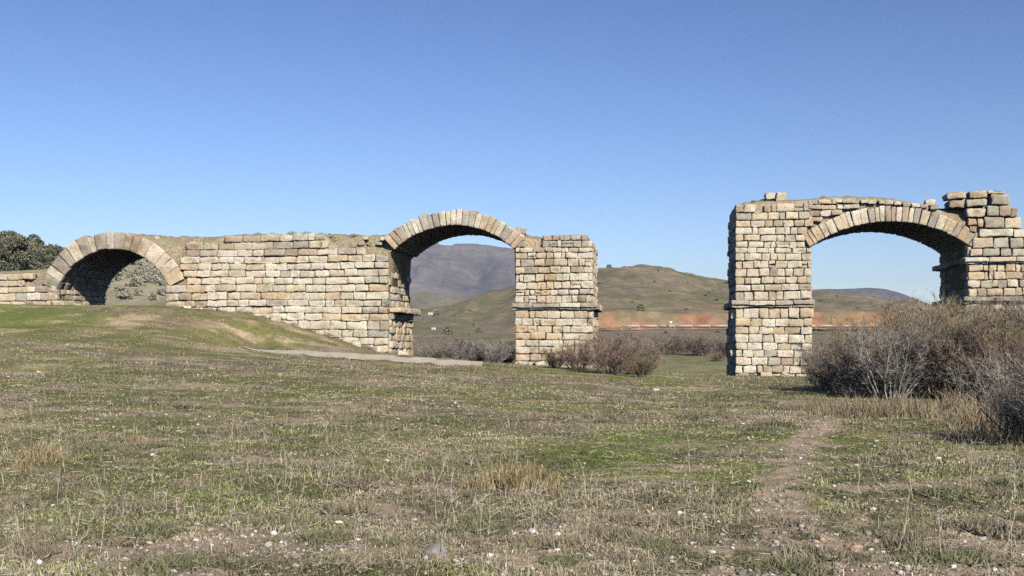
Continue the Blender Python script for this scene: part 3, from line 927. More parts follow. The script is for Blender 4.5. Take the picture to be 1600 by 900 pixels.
def core_right():
    S = []; zb = []; zt = []; zf = []
    skx = [1148, 1165, 1195, 1230, 1265, 1300, 1330, 1360, 1400, 1450, 1478, 1490, 1500, 1535, 1580, 1600, 1640, 1690]
    sky = [318, 312.5, 308, 307, 308, 303, 302.5, 304, 308, 318, 323, 322, 318, 318, 330, 350, 372, 385]
    ffx = [1148, 1160, 1200, 1260, 1300, 1345, 1400, 1450, 1480, 1500, 1520, 1560, 1600, 1690]
    ffy = [321, 322, 316, 313, 308, 308, 312, 322, 332, 345, 350, 345, 374, 390]
    for p in list(np.arange(1151, 1267, 5.0)) + list(np.arange(1268.5, 1516, 4.0)) + list(np.arange(1517, 1690, 6.0)):
        s = s_of(p); S.append(s)
        if 1267 < p < 1516: zb.append(max(A3.zin(s, .12), 0))
        else: zb.append(ground_at(s, 3) - .8)
        zt.append(z_at(p, np.interp(p, skx, sky))); zf.append(z_at(p, np.interp(p, ffx, ffy)))
    return core('earth_fill', right, S, zb, zt, zf, slope=1.2)
core_right()
def core_jambs():
    pass

# loose blocks lying on top
def loose(px0, py0, px1, py1, label, wt, depth=.6, d=.2, rot=0.0):
    s0, zb_ = F_(px0, py1); s1, zt_ = F_(px1, py0)
    x, y = wx((s0 + s1) / 2, d + depth / 2)
    o = None
    B = Blocks(); B.add((0, 0, (zt_ - zb_) / 2), UL, ZL, -NL, (s1 - s0, zt_ - zb_, depth), pick(wt), rough=1.3)
    o = B.build('loose_block', None)
    o.location = (x, y, zb_); o.rotation_euler = (0, 0, RZ + rot)
    tag(o, label, 'stone block')
loose(1198, 299, 1213, 310, 'pale left block of the touching pair on top of the tall square pier', (4, 1, 0, 0, 1), .8, .5)
loose(1214, 299, 1231, 313, 'grey right block of the touching pair on top of the tall square pier', (0, 1, 0, 0, 3), .8, .4)
loose(1447, 310, 1463, 322, 'single whitish stone block on the turf over the right side of the widest arch', (1, 0, 0, 0, 0), .5, .15)
loose(806.5, 354, 821, 366, 'rounded grey stone block on the top left corner of the slim middle pier', (0, 0, 0, 1, 3), .6, .1)

# ------------------------------------------------------------------ vegetation generators
def ribbons(P0, P1, w0, C, w1=None, seed=0):
    """thin crossed triangles from P0 to P1"""
    n = len(P0)
    r = np.random.default_rng(seed)
    d = P1 - P0
    rv = r.normal(0, 1, (n, 3))
    sd = np.cross(d, rv); sd /= np.maximum(np.linalg.norm(sd, axis=1, keepdims=True), 1e-6)
    w0 = np.broadcast_to(np.asarray(w0, float), (n,))[:, None]
    a = P0 + sd * w0 / 2; b = P0 - sd * w0 / 2
    V = np.stack([a, b, P1], 1).reshape(-1, 3)
    F = np.arange(n * 3).reshape(n, 3)
    return V, F, np.repeat(C, 3, axis=0)

def shrub_mesh(name, seed, h, spread, nst, pal, dens=1.0, up=.55, tipcol=None, nb=9, nt_=7, nf=3):
    r = np.random.default_rng(seed)
    # stems: polylines
    st_p = []; st_d = []
    segsA = []; segsB = []; segw = []
    for i in range(nst):
        a = r.uniform(0, 6.283); rad = spread * .25 * math.sqrt(r.uniform())
        p = np.array([rad * math.cos(a), rad * math.sin(a), -.05])
        tilt = r.uniform(.05, 1.0) ** .8 * spread / h * .95
        a2 = a + r.normal(0, .5)
        d = np.array([math.cos(a2) * tilt, math.sin(a2) * tilt, 1.0]); d /= np.linalg.norm(d)
        L = h * (r.uniform(.42, 1.0) if r.uniform() < .6 else r.uniform(.8, 1.08)); ns = 7; step = L / ns
        for k in range(ns):
            q = p + d * step
            segsA.append(p); segsB.append(q); segw.append((.035 + .018 * (i % 3 == 0)) * (1 - k / ns) * h / 3 + .012)
            if k >= 1:
                st_p.append((p, q, d, (k + .5) / ns, L))
            p = q
            d = d + r.normal(0, .13, 3) + np.array([0, 0, .05]); d /= np.linalg.norm(d)
    A = np.array(segsA); Bq = np.array(segsB)
    # stems as 3-sided tubes
    V = []; F = []
    d = Bq - A; rv = np.array([.3, .9, .2]); sd = np.cross(d, rv); sd /= np.linalg.norm(sd, axis=1, keepdims=True); td = np.cross(d, sd); td /= np.linalg.norm(td, axis=1, keepdims=True)
    w = np.array(segw)[:, None] / 2
    ring0 = [A + w * (math.cos(t) * sd + math.sin(t) * td) for t in (0, 2.09, 4.19)]
    ring1 = [Bq + w * .85 * (math.cos(t) * sd + math.sin(t) * td) for t in (0, 2.09, 4.19)]
    V = np.stack(ring0 + ring1, 1).reshape(-1, 3); n = len(A)
    base = (np.arange(n) * 6)[:, None]
    F = np.concatenate([base + np.array([[0, 1, 4, 3]]), base + np.array([[1, 2, 5, 4]]), base + np.array([[2, 0, 3, 5]])])
    stem_col = np.array(pal[0]) * r.uniform(.6, 1.1, (n, 1)); stem_col = np.repeat(stem_col, 6, axis=0)
    stems = (V, F, stem_col)
    # branches
    def spawn(P, Q, D, count, length, ang, lift):
        n = len(P); t = r.uniform(0, 1, (n, count, 1))
        base = P[:, None] * (1 - t) + Q[:, None] * t
        dd = D[:, None] + r.normal(0, ang, (n, count, 3)); dd[..., 2] += lift
        dd /= np.linalg.norm(dd, axis=2, keepdims=True)
        ln = (length if np.ndim(length) else np.full(n, length))[:, None, None] * r.uniform(.5, 1.15, (n, count, 1))
        e = base + dd * ln
        return base.reshape(-1, 3), e.reshape(-1, 3), dd.reshape(-1, 3)
    P = np.array([s[0] for s in st_p]); Q = np.array([s[1] for s in st_p]); D = np.array([s[2] for s in st_p]); tt = np.array([s[3] for s in st_p])
    b0, b1, bd = spawn(P, Q, D, max(1, int(nb * .25 * dens + .5)) + 1, h * .26 * (1.2 - .6 * tt), .55, .12)
    t0, t1, td_ = spawn(b0, b1, bd, nt_, h * .11, .45, .18)
    f0, f1, fd = spawn(t0, t1, td_, nf, h * .055, .4, .15)
    out = []
    pal = np.array(pal)
    for (a, b, w_, lo) in ((b0, b1, .014 * h / 3, 0), (t0, t1, .010 * h / 3 + .002, 0), (f0, f1, .008 * h / 3 + .0025, 1)):
        ci = r.integers(lo, len(pal), len(a)); c = pal[ci] * r.uniform(.65, 1.25, (len(a), 1))
        if tipcol is not None and lo == 1:
            m = r.uniform(size=len(a)) < tipcol[0]; c[m] = np.array(tipcol[1]) * r.uniform(.7, 1.2, (m.sum(), 1))
        out.append(ribbons(a, b, w_, c, seed=seed + 5))
    off = 0; VV = []; FF = []; CC = []
    for v, f, c in out:
        VV.append(v); FF.append(f + off); CC.append(c); off += len(v)
    return stems, (np.vstack(VV), np.vstack(FF), np.vstack(CC))

def make_shrub(name, seed, h, spread, nst, pal, label, cat='shrub', group=None, **kw):
    e = empty(name, (0, 0, -500), 0, label, cat, group)
    st, tw = shrub_mesh(name, seed, h, spread, nst, pal, **kw)
    mesh_np('stems', st[0], st[1], TWIG, e, colors=st[2])
    mesh_np('twigs', tw[0], tw[1], TWIG, e, colors=tw[2])
    return e

MAUVE = [(.46, .40, .32), (.43, .34, .27), (.40, .30, .235), (.48, .40, .32), (.34, .265, .205)]
BROWN = [(.45, .37, .26), (.43, .32, .21), (.37, .27, .18), (.45, .36, .24), (.34, .30, .14)]
GREYT = [(.54, .50, .42), (.50, .45, .37), (.47, .40, .33), (.42, .36, .29)]
REDB = [(.43, .33, .25), (.44, .28, .20), (.43, .32, .25), (.35, .23, .17)]
STRAW = [(.44, .35, .22), (.50, .40, .25), (.42, .31, .18), (.34, .26, .16)]

used = {}
def place(src, x, y, rz, scale, label, group=None, tilt=(0, 0), sink=0.0):
    z = float(gz(np.array([x]), np.array([y]))[0]) - sink
    if src.name not in used:
        used[src.name] = 1
        src.location = (float(x), float(y), z); src.rotation_euler = (tilt[0], tilt[1], rz)
        src.scale = scale if hasattr(scale, '__len__') else (scale,) * 3
        src['label'] = label
        if group: src['group'] = group
        return src
    return copy_tree(src, (x, y, z), rz, scale, label, group, tilt)

def atpx(px, Y): return PX(px) * Y, Y

shA = make_shrub('tamarisk_shrub', 11, 3.0, 2.1, 38, MAUVE, '', dens=1.2, tipcol=(.2, (.27, .25, .10)))
shB = make_shrub('tamarisk_shrub', 12, 3.0, 2.0, 36, BROWN, '', dens=1.2, tipcol=(.35, (.27, .25, .09)))
shC = make_shrub('tamarisk_shrub', 13, 3.0, 2.1, 34, GREYT, '', dens=1.1)
shD = make_shrub('tamarisk_shrub', 14, 3.0, 2.2, 36, REDB, '', dens=1.1)

# the thicket at the right: (source, photo column of the foot, distance, height in m, spin, label)
THK = [
 (shC, 1284, 42.0, 1.9, .3, 'low greyish bare shrub at the foot of the tall square pier, leftmost of the thicket'),
 (shA, 1312, 40.0, 2.3, 1.1, 'mauve grey bare shrub just right of the tall square pier foot'),
 (shA, 1348, 37.0, 2.5, 2.3, 'mauve bare shrub below the left half of the wide arch, front row'),
 (shB, 1378, 42.0, 3.2, 3.9, 'brownish bare shrub below the left half of the wide arch, behind the front row'),
 (shC, 1392, 35.5, 2.75, 5.0, 'pale grey bare shrub below the crown of the wide arch, front row'),
 (shB, 1425, 39.5, 3.15, .9, 'olive brown bare shrub below the crown of the wide arch, second row'),
 (shD, 1445, 45.0, 3.9, 4.0, 'reddish bare shrub under the wide arch, back row left of the broken pier'),
 (shA, 1468, 35.5, 2.9, 2.9, 'mauve grey bare shrub before the dark side of the broken pier, front row'),
 (shB, 1490, 40.5, 3.75, 2.0, 'tall olive brown bare shrub before the dark side of the broken pier'),
 (shD, 1512, 35.0, 2.9, 5.6, 'dark reddish bare shrub below the left edge of the broken pier, front row'),
 (shA, 1535, 42.0, 3.75, .2, 'tall mauve bare shrub against the face of the broken pier'),
 (shB, 1555, 34.5, 2.7, 4.4, 'brown bare shrub with straw at its foot below the face of the broken pier'),
 (shC, 1590, 40.0, 3.5, 1.7, 'grey bare shrub below the far right end of the broken pier, back row'),
 (shA, 1640, 38.0, 3.5, 2.7, 'mauve bare shrub cut by the right edge of the photo, behind the nearest grey one'),
 (shD, 1585, 31.5, 2.2, 1.2, 'reddish bare shrub near the right edge, just behind the nearest grey one'),
 (shC, 1612, 19.6, 1.75, 3.3, 'nearest pale grey bare shrub, arching over green grass at the right edge'),
 (shC, 1660, 18.2, 1.8, .3, 'pale grey bare shrub mostly beyond the right edge, nearest the viewer'),
]
for (src, px, Y, h, rz, lab) in THK:
    x, y = atpx(px, Y); place(src, x, y, rz, (h / 3 * (1.3 if int(px) % 2 else 1.05), h / 3 * 1.14, h / 3 * (.86 if Y > 39 else .88) * (1.08 if px > 1450 else 1)), lab, 'bare tamarisk thicket at the right', tilt=(.10 * math.sin(px), .12 * math.cos(px * 1.7)))
# reddish shrub beside the slim pier and its neighbours
for (src, px, Y, h, rz, lab) in [
 (shD, 955, 54.0, 2.15, .4, 'reddish bare shrub right of the slim middle pier, widest and darkest of its clump'),
 (shD, 905, 57.0, 1.7, 2.0, 'small reddish bare shrub hiding the foot of the slim middle pier'),
 (shA, 1000, 55.5, 1.75, 3.0, 'mauve bare shrub at the right end of the clump beside the slim middle pier'),
 (shB, 868, 58.0, 1.0, 4.0, 'low brown shrub at the left end of the clump before the slim middle pier'),
 (shB, 1000, 52.0, 1.0, 5.0, 'low brown shrub in front of the clump beside the slim middle pier')]:
    x, y = atpx(px, Y); place(src, x, y, rz, (h / 3 * 1.6, h / 3 * 1.5, h / 3), lab, 'shrubs beside the slim pier')
r_ = np.random.default_rng(91)
VAL = [(shC, 662, 70, 1.5), (shA, 690, 74, 1.7), (shC, 718, 68, 1.6), (shA, 745, 72, 1.9), (shD, 735, 80, 2.0), (shC, 772, 66.5, 1.5), (shA, 790, 70, 1.7), (shD, 700, 88, 2.0), (shA, 765, 92, 2.3), (shC, 665, 95, 2.2)]
for i, (src, px, Y, h) in enumerate(VAL):
    x, y = atpx(px, Y); h = h * r_.uniform(.45, 1.0); place(src, x, y, i * 1.3, (h / 3 * 1.9, h / 3 * 1.6, h / 3), 'mauve grey bare shrub in the thicket seen through the middle arch', 'shrubs seen through the middle arch')
GAP = [(shA, 1045, 112), (shD, 1070, 118), (shA, 1095, 110), (shC, 1120, 116), (shA, 1138, 104), (shD, 1020, 120), (shA, 985, 112), (shD, 1122, 96), (shA, 1160, 112), (shD, 1190, 108)]
for i, (src, px, Y) in enumerate(GAP):
    x, y = atpx(px, Y); h = [2.1, 1.5, 2.2, 1.4, 1.9, 1.2, 2.0, .9, 1.6, 2.0][i]
    place(src, x, y, i * 2.1, (h / 3 * 1.7, h / 3 * 1.7, h / 3), 'dull mauve bare shrub in the hedge between the two bridge sections, beyond the meadow', 'shrubs in the gap between the bridge sections')

# leafy crowns ------------------------------------------------------
def crown_mesh(seed, w, h, nclump, nleaf, ls, pal, z0=.25, flat=.9):
    r = np.random.default_rng(seed)
    C = []
    for i in range(nclump):
        a = r.uniform(0, 6.283); t = r.uniform(0, 1); rr = math.sqrt(r.uniform(0, 1)) * (1 - .45 * t ** 2)
        C.append((w / 2 * rr * math.cos(a), w / 2 * rr * math.sin(a), h * (z0 + (1 - z0) * t), r.uniform(.12, .24) * w))
    C = np.array(C)
    ci = r.integers(0, nclump, nleaf)
    dirs = r.normal(0, 1, (nleaf, 3)); dirs /= np.linalg.norm(dirs, axis=1, keepdims=True)
    P = C[ci, :3] + dirs * (C[ci, 3] * (r.uniform(.3, 1, nleaf) ** .5))[:, None] * np.array([1, 1, .8])
    a = r.normal(0, 1, (nleaf, 3)); a /= np.linalg.norm(a, axis=1, keepdims=True)
    b = np.cross(a, r.normal(0, 1, (nleaf, 3))); b /= np.linalg.norm(b, axis=1, keepdims=True)
    s = (ls * r.uniform(.6, 1.4, nleaf))[:, None]
    V = np.stack([P - a * s, P + b * s * .6, P + a * s, P - b * s * .6], 1).reshape(-1, 3)
    F = np.arange(nleaf * 4).reshape(-1, 4)
    pal = np.array(pal); cc = pal[r.integers(0, len(pal), nclump)][ci] * r.uniform(.7, 1.3, (nleaf, 1))
    return V, F, np.repeat(cc, 4, axis=0), C

def tube(pts, rad, n=6):
    V = []; F = []
    pts = [np.array(p, float) for p in pts]
    for i, p in enumerate(pts):
        d = pts[min(i + 1, len(pts) - 1)] - pts[max(i - 1, 0)]; d /= np.linalg.norm(d)
        a = np.cross(d, [.31, .12, .9]) if abs(d[2]) < .9 else np.cross(d, [1, 0, 0]); a /= np.linalg.norm(a); b = np.cross(d, a)
        for k in range(n):
            t = 2 * math.pi * k / n; V.append(p + rad[i] * (math.cos(t) * a + math.sin(t) * b))
    for i in range(len(pts) - 1):
        for k in range(n):
            F.append((i * n + k, i * n + (k + 1) % n, (i + 1) * n + (k + 1) % n, (i + 1) * n + k))
    return np.array(V), np.array(F)

OAK = [(.19, .195, .125), (.22, .215, .14), (.17, .17, .11), (.24, .22, .15)]
OLIVE = [(.50, .53, .35), (.55, .57, .40), (.46, .48, .31), (.60, .58, .45)]
def make_tree(seed, w, h, pal, nleaf=7000, ls=.13):
    e = empty('holm_oak_tree', (0, 0, -500), 0, '', 'tree')
    V, F, C, CL = crown_mesh(seed, w, h, 26, nleaf, ls, pal, z0=.28)
    r = np.random.default_rng(seed)
    VV = []; FF = []; off = 0
    def addt(p, rad):
        nonlocal off
        v, f = tube(p, rad); VV.append(v); FF.append(f + off); off += len(v)
    top = np.array([r.normal(0, .1), r.normal(0, .1), h * .4])
    addt([(0, 0, -.3), (.05, 0, h * .2), top], [.24, .18, .14])
    for k in range(9):
        c = CL[k, :3]; mid = (top + c) / 2 + r.normal(0, .12, 3)
        addt([top * .9, mid, c], [.09, .06, .02])
    v = np.vstack(VV)
    mesh_np('trunk', v, np.vstack(FF), TWIG, e, smooth=True, colors=np.tile([.16, .13, .10], (len(v), 1)))
    mesh_np('crown', V, F, LEAF, e, colors=C)
    return e
tA = make_tree(101, 4.4, 4.3, OAK); tB = make_tree(102, 3.8, 4.6, OAK); tC = make_tree(103, 4.0, 3.4, [(.19, .19, .12), (.21, .19, .13), (.17, .16, .11)])
for (src, px, Y, s, rz, lab) in [
 (tA, -60, 122, 1.0, .3, 'dark holm oak beyond the left edge of the photo'),
 (tA, 6, 120, .95, 1.2, 'dark holm oak at the left edge of the photo, above the low wall'),
 (tB, 24, 116, .92, 2.2, 'tall dark holm oak above the low wall, second from the left edge'),
 (tB, 46, 122, .98, 4.4, 'dark holm oak in the middle of the row left of the round arch'),
 (tA, 62, 117, .78, 5.2, 'lower dark holm oak, nearest the round arch in the dark row'),
 (tC, 82, 121, .95, .4, 'olive green oak just left of the crown of the round arch'),
 (tC, 97, 127, .62, 2.4, 'small olive green oak peeping over the left shoulder of the round arch'),
 (tC, 38, 140, .9, 3.4, 'olive green oak behind the dark row on the left hill'),
 (tC, 8, 146, 1.0, 5.0, 'olive green oak behind the dark row, at the left edge')]:
    x, y = atpx(px, Y); place(src, x, y, rz, s * 1.12, lab, 'holm oaks on the left hill', sink=1.7)

def make_bush(name, seed, w, h, pal, nleaf, ls, cat='shrub'):
    V, F, C, CL = crown_mesh(seed, w, h, 9, nleaf, ls, pal, z0=.12)
    o = mesh_np(name, V, F, LEAF, None, colors=C); o['category'] = cat
    o.location = (0, 0, -500)
    return o
bA = make_bush('broom_bush', 201, 2.0, 1.4, OLIVE, 900, .10)
bB = make_bush('broom_bush', 202, 2.2, 1.0, [(.56, .52, .38), (.60, .55, .43), (.50, .47, .33)], 900, .10)
bC = make_bush('hill_bush', 203, 2.4, 1.4, [(.26, .27, .17), (.28, .28, .18), (.24, .24, .16)], 420, .20)
bD = make_bush('hill_bush', 204, 2.2, 1.3, [(.34, .32, .22), (.36, .33, .23), (.31, .28, .20)], 420, .20)
r_ = np.random.default_rng(5)
i = 0
for row, Y in enumerate((90, 95, 101, 108, 116, 125, 136, 148)):
    for px in np.arange(158 - row * 2, 268 + row, 9 + row * .3):
        x, y = atpx(px + r_.uniform(-8, 8), Y + r_.uniform(-2.5, 2.5))
        if r_.uniform() < .3: continue
        s = r_.uniform(.3, .72) * (1 + row * .05)
        place([bA, bB][int(r_.integers(0, 2))], x, y, r_.uniform(0, 6.3), (s, s, s * r_.uniform(.8, 1.2)), 'grey green bush on the slope seen through the round left arch', 'bushes seen through the round arch')
for k in range(64):
    kk = r_.uniform(640, 1480); Y = r_.uniform(150, 495) if k % 3 else r_.uniform(400, 500)
    if 246 < Y < 276: continue
    s = r_.uniform(.3, .7) * (.8 if Y < 300 else 1.0)
    x, y = atpx(kk, Y)
    place([bC, bD][k % 2], x, y, r_.uniform(0, 6.3), (s, s, s * r_.uniform(.7, 1.1)), 'small dark bush dotting the low hill behind the bridge', 'bushes dotting the hill')
for (px, Y, s, lab) in [(952, 499, 1.2, 'lone dark bush on the highest point of the low hill'), (1001, 268, .9, 'grey bush hanging over the red earth bank between the bridge sections'),
                        (700, 235, 1.0, 'largest green bush in the valley seen through the middle arch'), (748, 240, .7, 'dark green bush right of the largest one in the valley through the middle arch'), (683, 400, 1.3, 'dark bush beside the upper white hut seen through the middle arch'), (1168, 200, 1.0, 'green bush just behind the tall square pier')]:
    x, y = atpx(px, Y); place(bC, x, y, 1.0, (s, s, s * 1.1), lab)

# ------------------------------------------------------------------ far road, guard rail, sign, huts
def strip(name, mat, ya, yb, lift, xa, xb, n=160, kind='structure'):
    xs = np.linspace(xa, xb, n); V = []
    zc = gz(xs, np.full(n, 255.0), False)
    for x, z in zip(xs, zc):
        for y in (ya, (ya + yb) / 2, yb): V.append((x, y, z + lift))
    V = np.array(V); g = gz(V[:, 0], V[:, 1]); V[:, 2] = np.maximum(g + .06, V[:, 2])
    idx = np.arange(n * 3).reshape(n, 3)
    F = np.stack([idx[:-1, :-1], idx[1:, :-1], idx[1:, 1:], idx[:-1, 1:]], -1).reshape(-1, 4)
    return tag(mesh_np(name, V, F, mat), kind=kind)
strip('road', ASPH, 249.5, 257, .55, 14, 120)
def bar(V, F, a, b, w, h):
    a = np.array(a, float); b = np.array(b, float)
    d = b - a; L = np.linalg.norm(d); d /= L
    s = np.cross(d, [0, 0, 1.0]) if abs(d[2]) < .9 else np.array([1.0, 0, 0]); s /= np.linalg.norm(s); t = np.cross(s, d)
    o = len(V)
    for p in (a, b):
        for (i_, j_) in ((-1, -1), (1, -1), (1, 1), (-1, 1)): V.append(p + s * w / 2 * i_ + t * h / 2 * j_)
    F += [(o, o + 1, o + 5, o + 4), (o + 1, o + 2, o + 6, o + 5), (o + 2, o + 3, o + 7, o + 6), (o + 3, o, o + 4, o + 7), (o, o + 3, o + 2, o + 1), (o + 4, o + 5, o + 6, o + 7)]
def railz(x): return float(gz(np.array([x]), np.array([255.0]), False)[0]) + .55
e = empty('guard_rail', (33, 249.2, railz(33)), 0, 'thin whitish guard rail along the far road below the red earth bank', 'guard rail')
V = []; F = []
xs = np.arange(-8, 62, 4.0)
for a, b in zip(xs[:-1], xs[1:]):
    bar(V, F, (a, 0, railz(33 + a) - railz(33) + .35), (b, 0, railz(33 + b) - railz(33) + .35), .08, .34)
mesh_np('rail', np.array(V), F, RAIL, e)
for a in xs:
    V = []; F = []; z_ = railz(33 + a) - railz(33)
    bar(V, F, (a, .1, z_ - 1.0), (a, .1, z_ + .4), .10, .10); mesh_np('post', np.array(V), F, RAIL, e)
x_, y_ = atpx(1048, 248.0)
e = empty('road_marker', (x_, y_, railz(x_) - .2), 0, 'small white roadside marker standing before the far guard rail', 'road sign')
V = []; F = []; bar(V, F, (0, 0, -.6), (0, 0, 1.2), .12, .12); mesh_np('post', np.array(V), F, RAIL, e)
V = []; F = []; bar(V, F, (-.3, -.1, 1.2), (.3, -.1, 1.2), .05, .7); mesh_np('panel', np.array(V), F, SIGNM, e)

def hut(px, Y, w, h, dp, label, sink=.3):
    x, y = atpx(px, Y); z = float(gz(np.array([x]), np.array([y]))[0]) - sink
    e = empty('white_hut', (x, y, z), .2, label, 'hut')
    V = []; F = []; bar(V, F, (0, -dp / 2, h / 2), (0, dp / 2, h / 2), w, h); mesh_np('wall', np.array(V), F, WHITE, e)
    V = np.array([(-w * .56, -dp * .56, h), (w * .56, -dp * .56, h), (w * .56, dp * .56, h), (-w * .56, dp * .56, h), (-w * .56, 0, h + w * .22), (w * .56, 0, h + w * .22),
                  (-w * .56, 0, h + w * .22), (w * .56, 0, h + w * .22)])
    F = [(0, 1, 5, 4), (2, 3, 4, 5), (3, 2, 1, 0), (0, 4, 3, 3)]
    mesh_np('roof', V[:6], [(0, 1, 5, 4), (2, 3, 4, 5), (3, 2, 1, 0)], TILE, e)
    V = []; F = []; bar(V, F, (0, -dp / 2 - .03, h * .4), (0, -dp / 2 + .1, h * .4), w * .25, h * .75); mesh_np('door', np.array(V), F, ASPH, e)
hut(672, 420, 1.8, 1.1, 2.4, 'upper small white hut on the slope seen through the middle arch')
hut(677, 270, 1.0, .7, 1.6, 'lower tiny white hut in the valley seen through the middle arch')

# ------------------------------------------------------------------ stones on the meadow
def ico(sub=2):
    import bmesh
    bm = bmesh.new(); bmesh.ops.create_icosphere(bm, subdivisions=sub, radius=1.0)
    V = np.array([v.co[:] for v in bm.verts]); F = np.array([[v.index for v in f.verts] for f in bm.faces]); bm.free()
    return V, F
IV, IF = ico(2); IV1, IF1 = ico(1)
def rock_mesh(name, seed, size, c, parent=None):
    r = np.random.default_rng(seed); V, F = ico(3)
    for q in range(7):
        n_ = r.normal(0, 1, 3); n_ /= np.linalg.norm(n_); d = V @ n_; lim = r.uniform(.55, .85)
        V = V - np.maximum(d - lim, 0)[:, None] * n_ * .9
    for q in range(3):
        k = r.normal(0, 2.5 + 2 * q, 3); V = V * (1 + .05 * np.sin(V @ k + r.uniform(0, 6)))[:, None]
    V = V * np.array(size) / 2
    cc = np.array(c) * np.ones((len(V), 1))
    return mesh_np(name, V, F, ROCK, parent, smooth=True, colors=cc)
def rock_at(px, py, wpx, hpx, c, label, seed, Y=None, group=None):
    Y = Y or CZ * FPX / (py - HOR)
    for _ in range(6):
        zz = float(gz(np.array([PX(px) * Y]), np.array([Y]))[0]); Y = (CZ - zz) * FPX / (py - HOR)
    w_ = wpx / FPX * Y; h_ = max(hpx / FPX * Y, w_ * .45)
    o = rock_mesh('field_stone', seed, (w_, w_ * .8, h_), c)
    o.location = (PX(px) * Y, Y, zz + h_ * .22); o.rotation_euler = (0, 0, seed * 1.7)
    tag(o, label, 'stone', group)
WH = (.88, .85, .78); OR = (.60, .40, .25); PK = (.50, .38, .30); GY = (.33, .30, .27)
for k, a in enumerate([
 (1338, 860, 27, 13, OR, 'largest orange brown field stone, near the lower right corner'),
 (1284, 845, 13, 8, OR, 'small round orange stone left of the largest orange field stone'),
 (1266, 864, 13, 7, (.62, .48, .34), 'flat orange pebble stone in line with the largest orange field stone, further left'),
 (1232, 873, 16, 9, PK, 'pinkish stone on the foot path near the bottom of the photo'),
 (680, 866, 50, 13, GY, 'wide flat grey slab sunk in the turf, bottom centre left'),
 (703, 861, 8, 8, (.42, .32, .18), 'small brown stone touching the right end of the flat grey slab'),
 (611, 839, 9, 7, (.70, .52, .36), 'round pale orange stone above and left of the flat grey slab'),
 (529, 817, 13, 6, WH, 'white oval stone on turf, left of the bottom centre'),
 (466, 840, 10, 6, (.5, .47, .42), 'grey round stone lower left of the white oval stone'),
 (491, 894, 22, 8, (.62, .5, .36), 'pale tan stone cut by the lower edge of the photo, left of centre'),
 (1025, 611, 12, 6, WH, 'bright white stone lying in the open meadow right of the slim pier'),
 (831, 832, 14, 9, WH, 'white stone with a smaller twin, bottom centre'),
 (870, 861, 13, 7, WH, 'white angular stone below and right of the white one with a twin'),
 (1050, 873, 13, 6, WH, 'white flat stone near the bottom, left of the foot path'),
 (945, 776, 11, 8, PK, 'pinkish stone in the middle of the meadow above the bottom centre'),
 (860, 788, 11, 6, (.60, .5, .38), 'tan flat stone left of the pinkish mid meadow stone'),
 (1169, 685.5, 6, 4.5, WH, 'left one of two touching white stones in the green patch'),
 (1176, 684.5, 6, 4.5, WH, 'right one of two touching white stones in the green patch'),
 (1169, 754, 9, 5, WH, 'white stone at the right border of the green patch'),
 (1144, 785, 9, 5, WH, 'white flat stone halfway between the green patch and the lower edge'),
 (278, 677, 16, 6, (.55, .53, .50), 'pale grey flat stone in the left half of the meadow'),
 (1465, 717, 11, 5, WH, 'white stone below the thicket, near the green strip at the right'),
 (1338, 728, 10, 5, (.66, .55, .42), 'pale tan stone left of the white stone below the thicket'),
 (1454, 763, 6, 6, WH, 'small upright white stone in the stony right half of the meadow'),
 (238, 712, 12, 5, WH, 'white flat stone in the left meadow, below the pale grey flat stone'),
 (1370, 690, 9, 4, WH, 'thin pale stone right of the foot path in front of the thicket'),
 (272, 895, 12, 8, WH, 'white stone on bare soil at the lower left'),
 (1183, 799, 11, 5, (.7, .6, .5), 'pale stone left of the foot path, right of the scattered white ones')]):
    rock_at(*a[:5], a[5], 300 + k)
# many small individual stones, all alike
src_st = []
for k in range(6):
    c = [WH, (.62, .54, .44), (.55, .42, .32), (.6, .56, .5), WH, (.5, .44, .38)][k]
    o = rock_mesh('field_stone', 400 + k, (1, .8, .5), c); o['category'] = 'stone'; o.location = (0, 0, -500); src_st.append(o)
r_ = np.random.default_rng(77)
cnt = 0
while cnt < 270:
    py = 575 + 320 * r_.uniform() ** .8; px = r_.uniform(5, 1595)
    Y = CZ * FPX / (py - HOR)
    if Y > 48 or (px > 1230 and py < 690): continue
    zz = float(gz(np.array([PX(px) * Y]), np.array([Y]))[0])
    s = r_.uniform(3.0, 6.5) / FPX * Y * (1.0 if Y > 15 else .9)
    s = min(s, .13)
    o = place(src_st[cnt % 6], PX(px) * Y, Y, r_.uniform(0, 6.3), (s, s, s * r_.uniform(.8, 1.2)), 'small pale stone scattered in the meadow turf', 'small stones scattered over the meadow', sink=-s * .12)
    cnt += 1

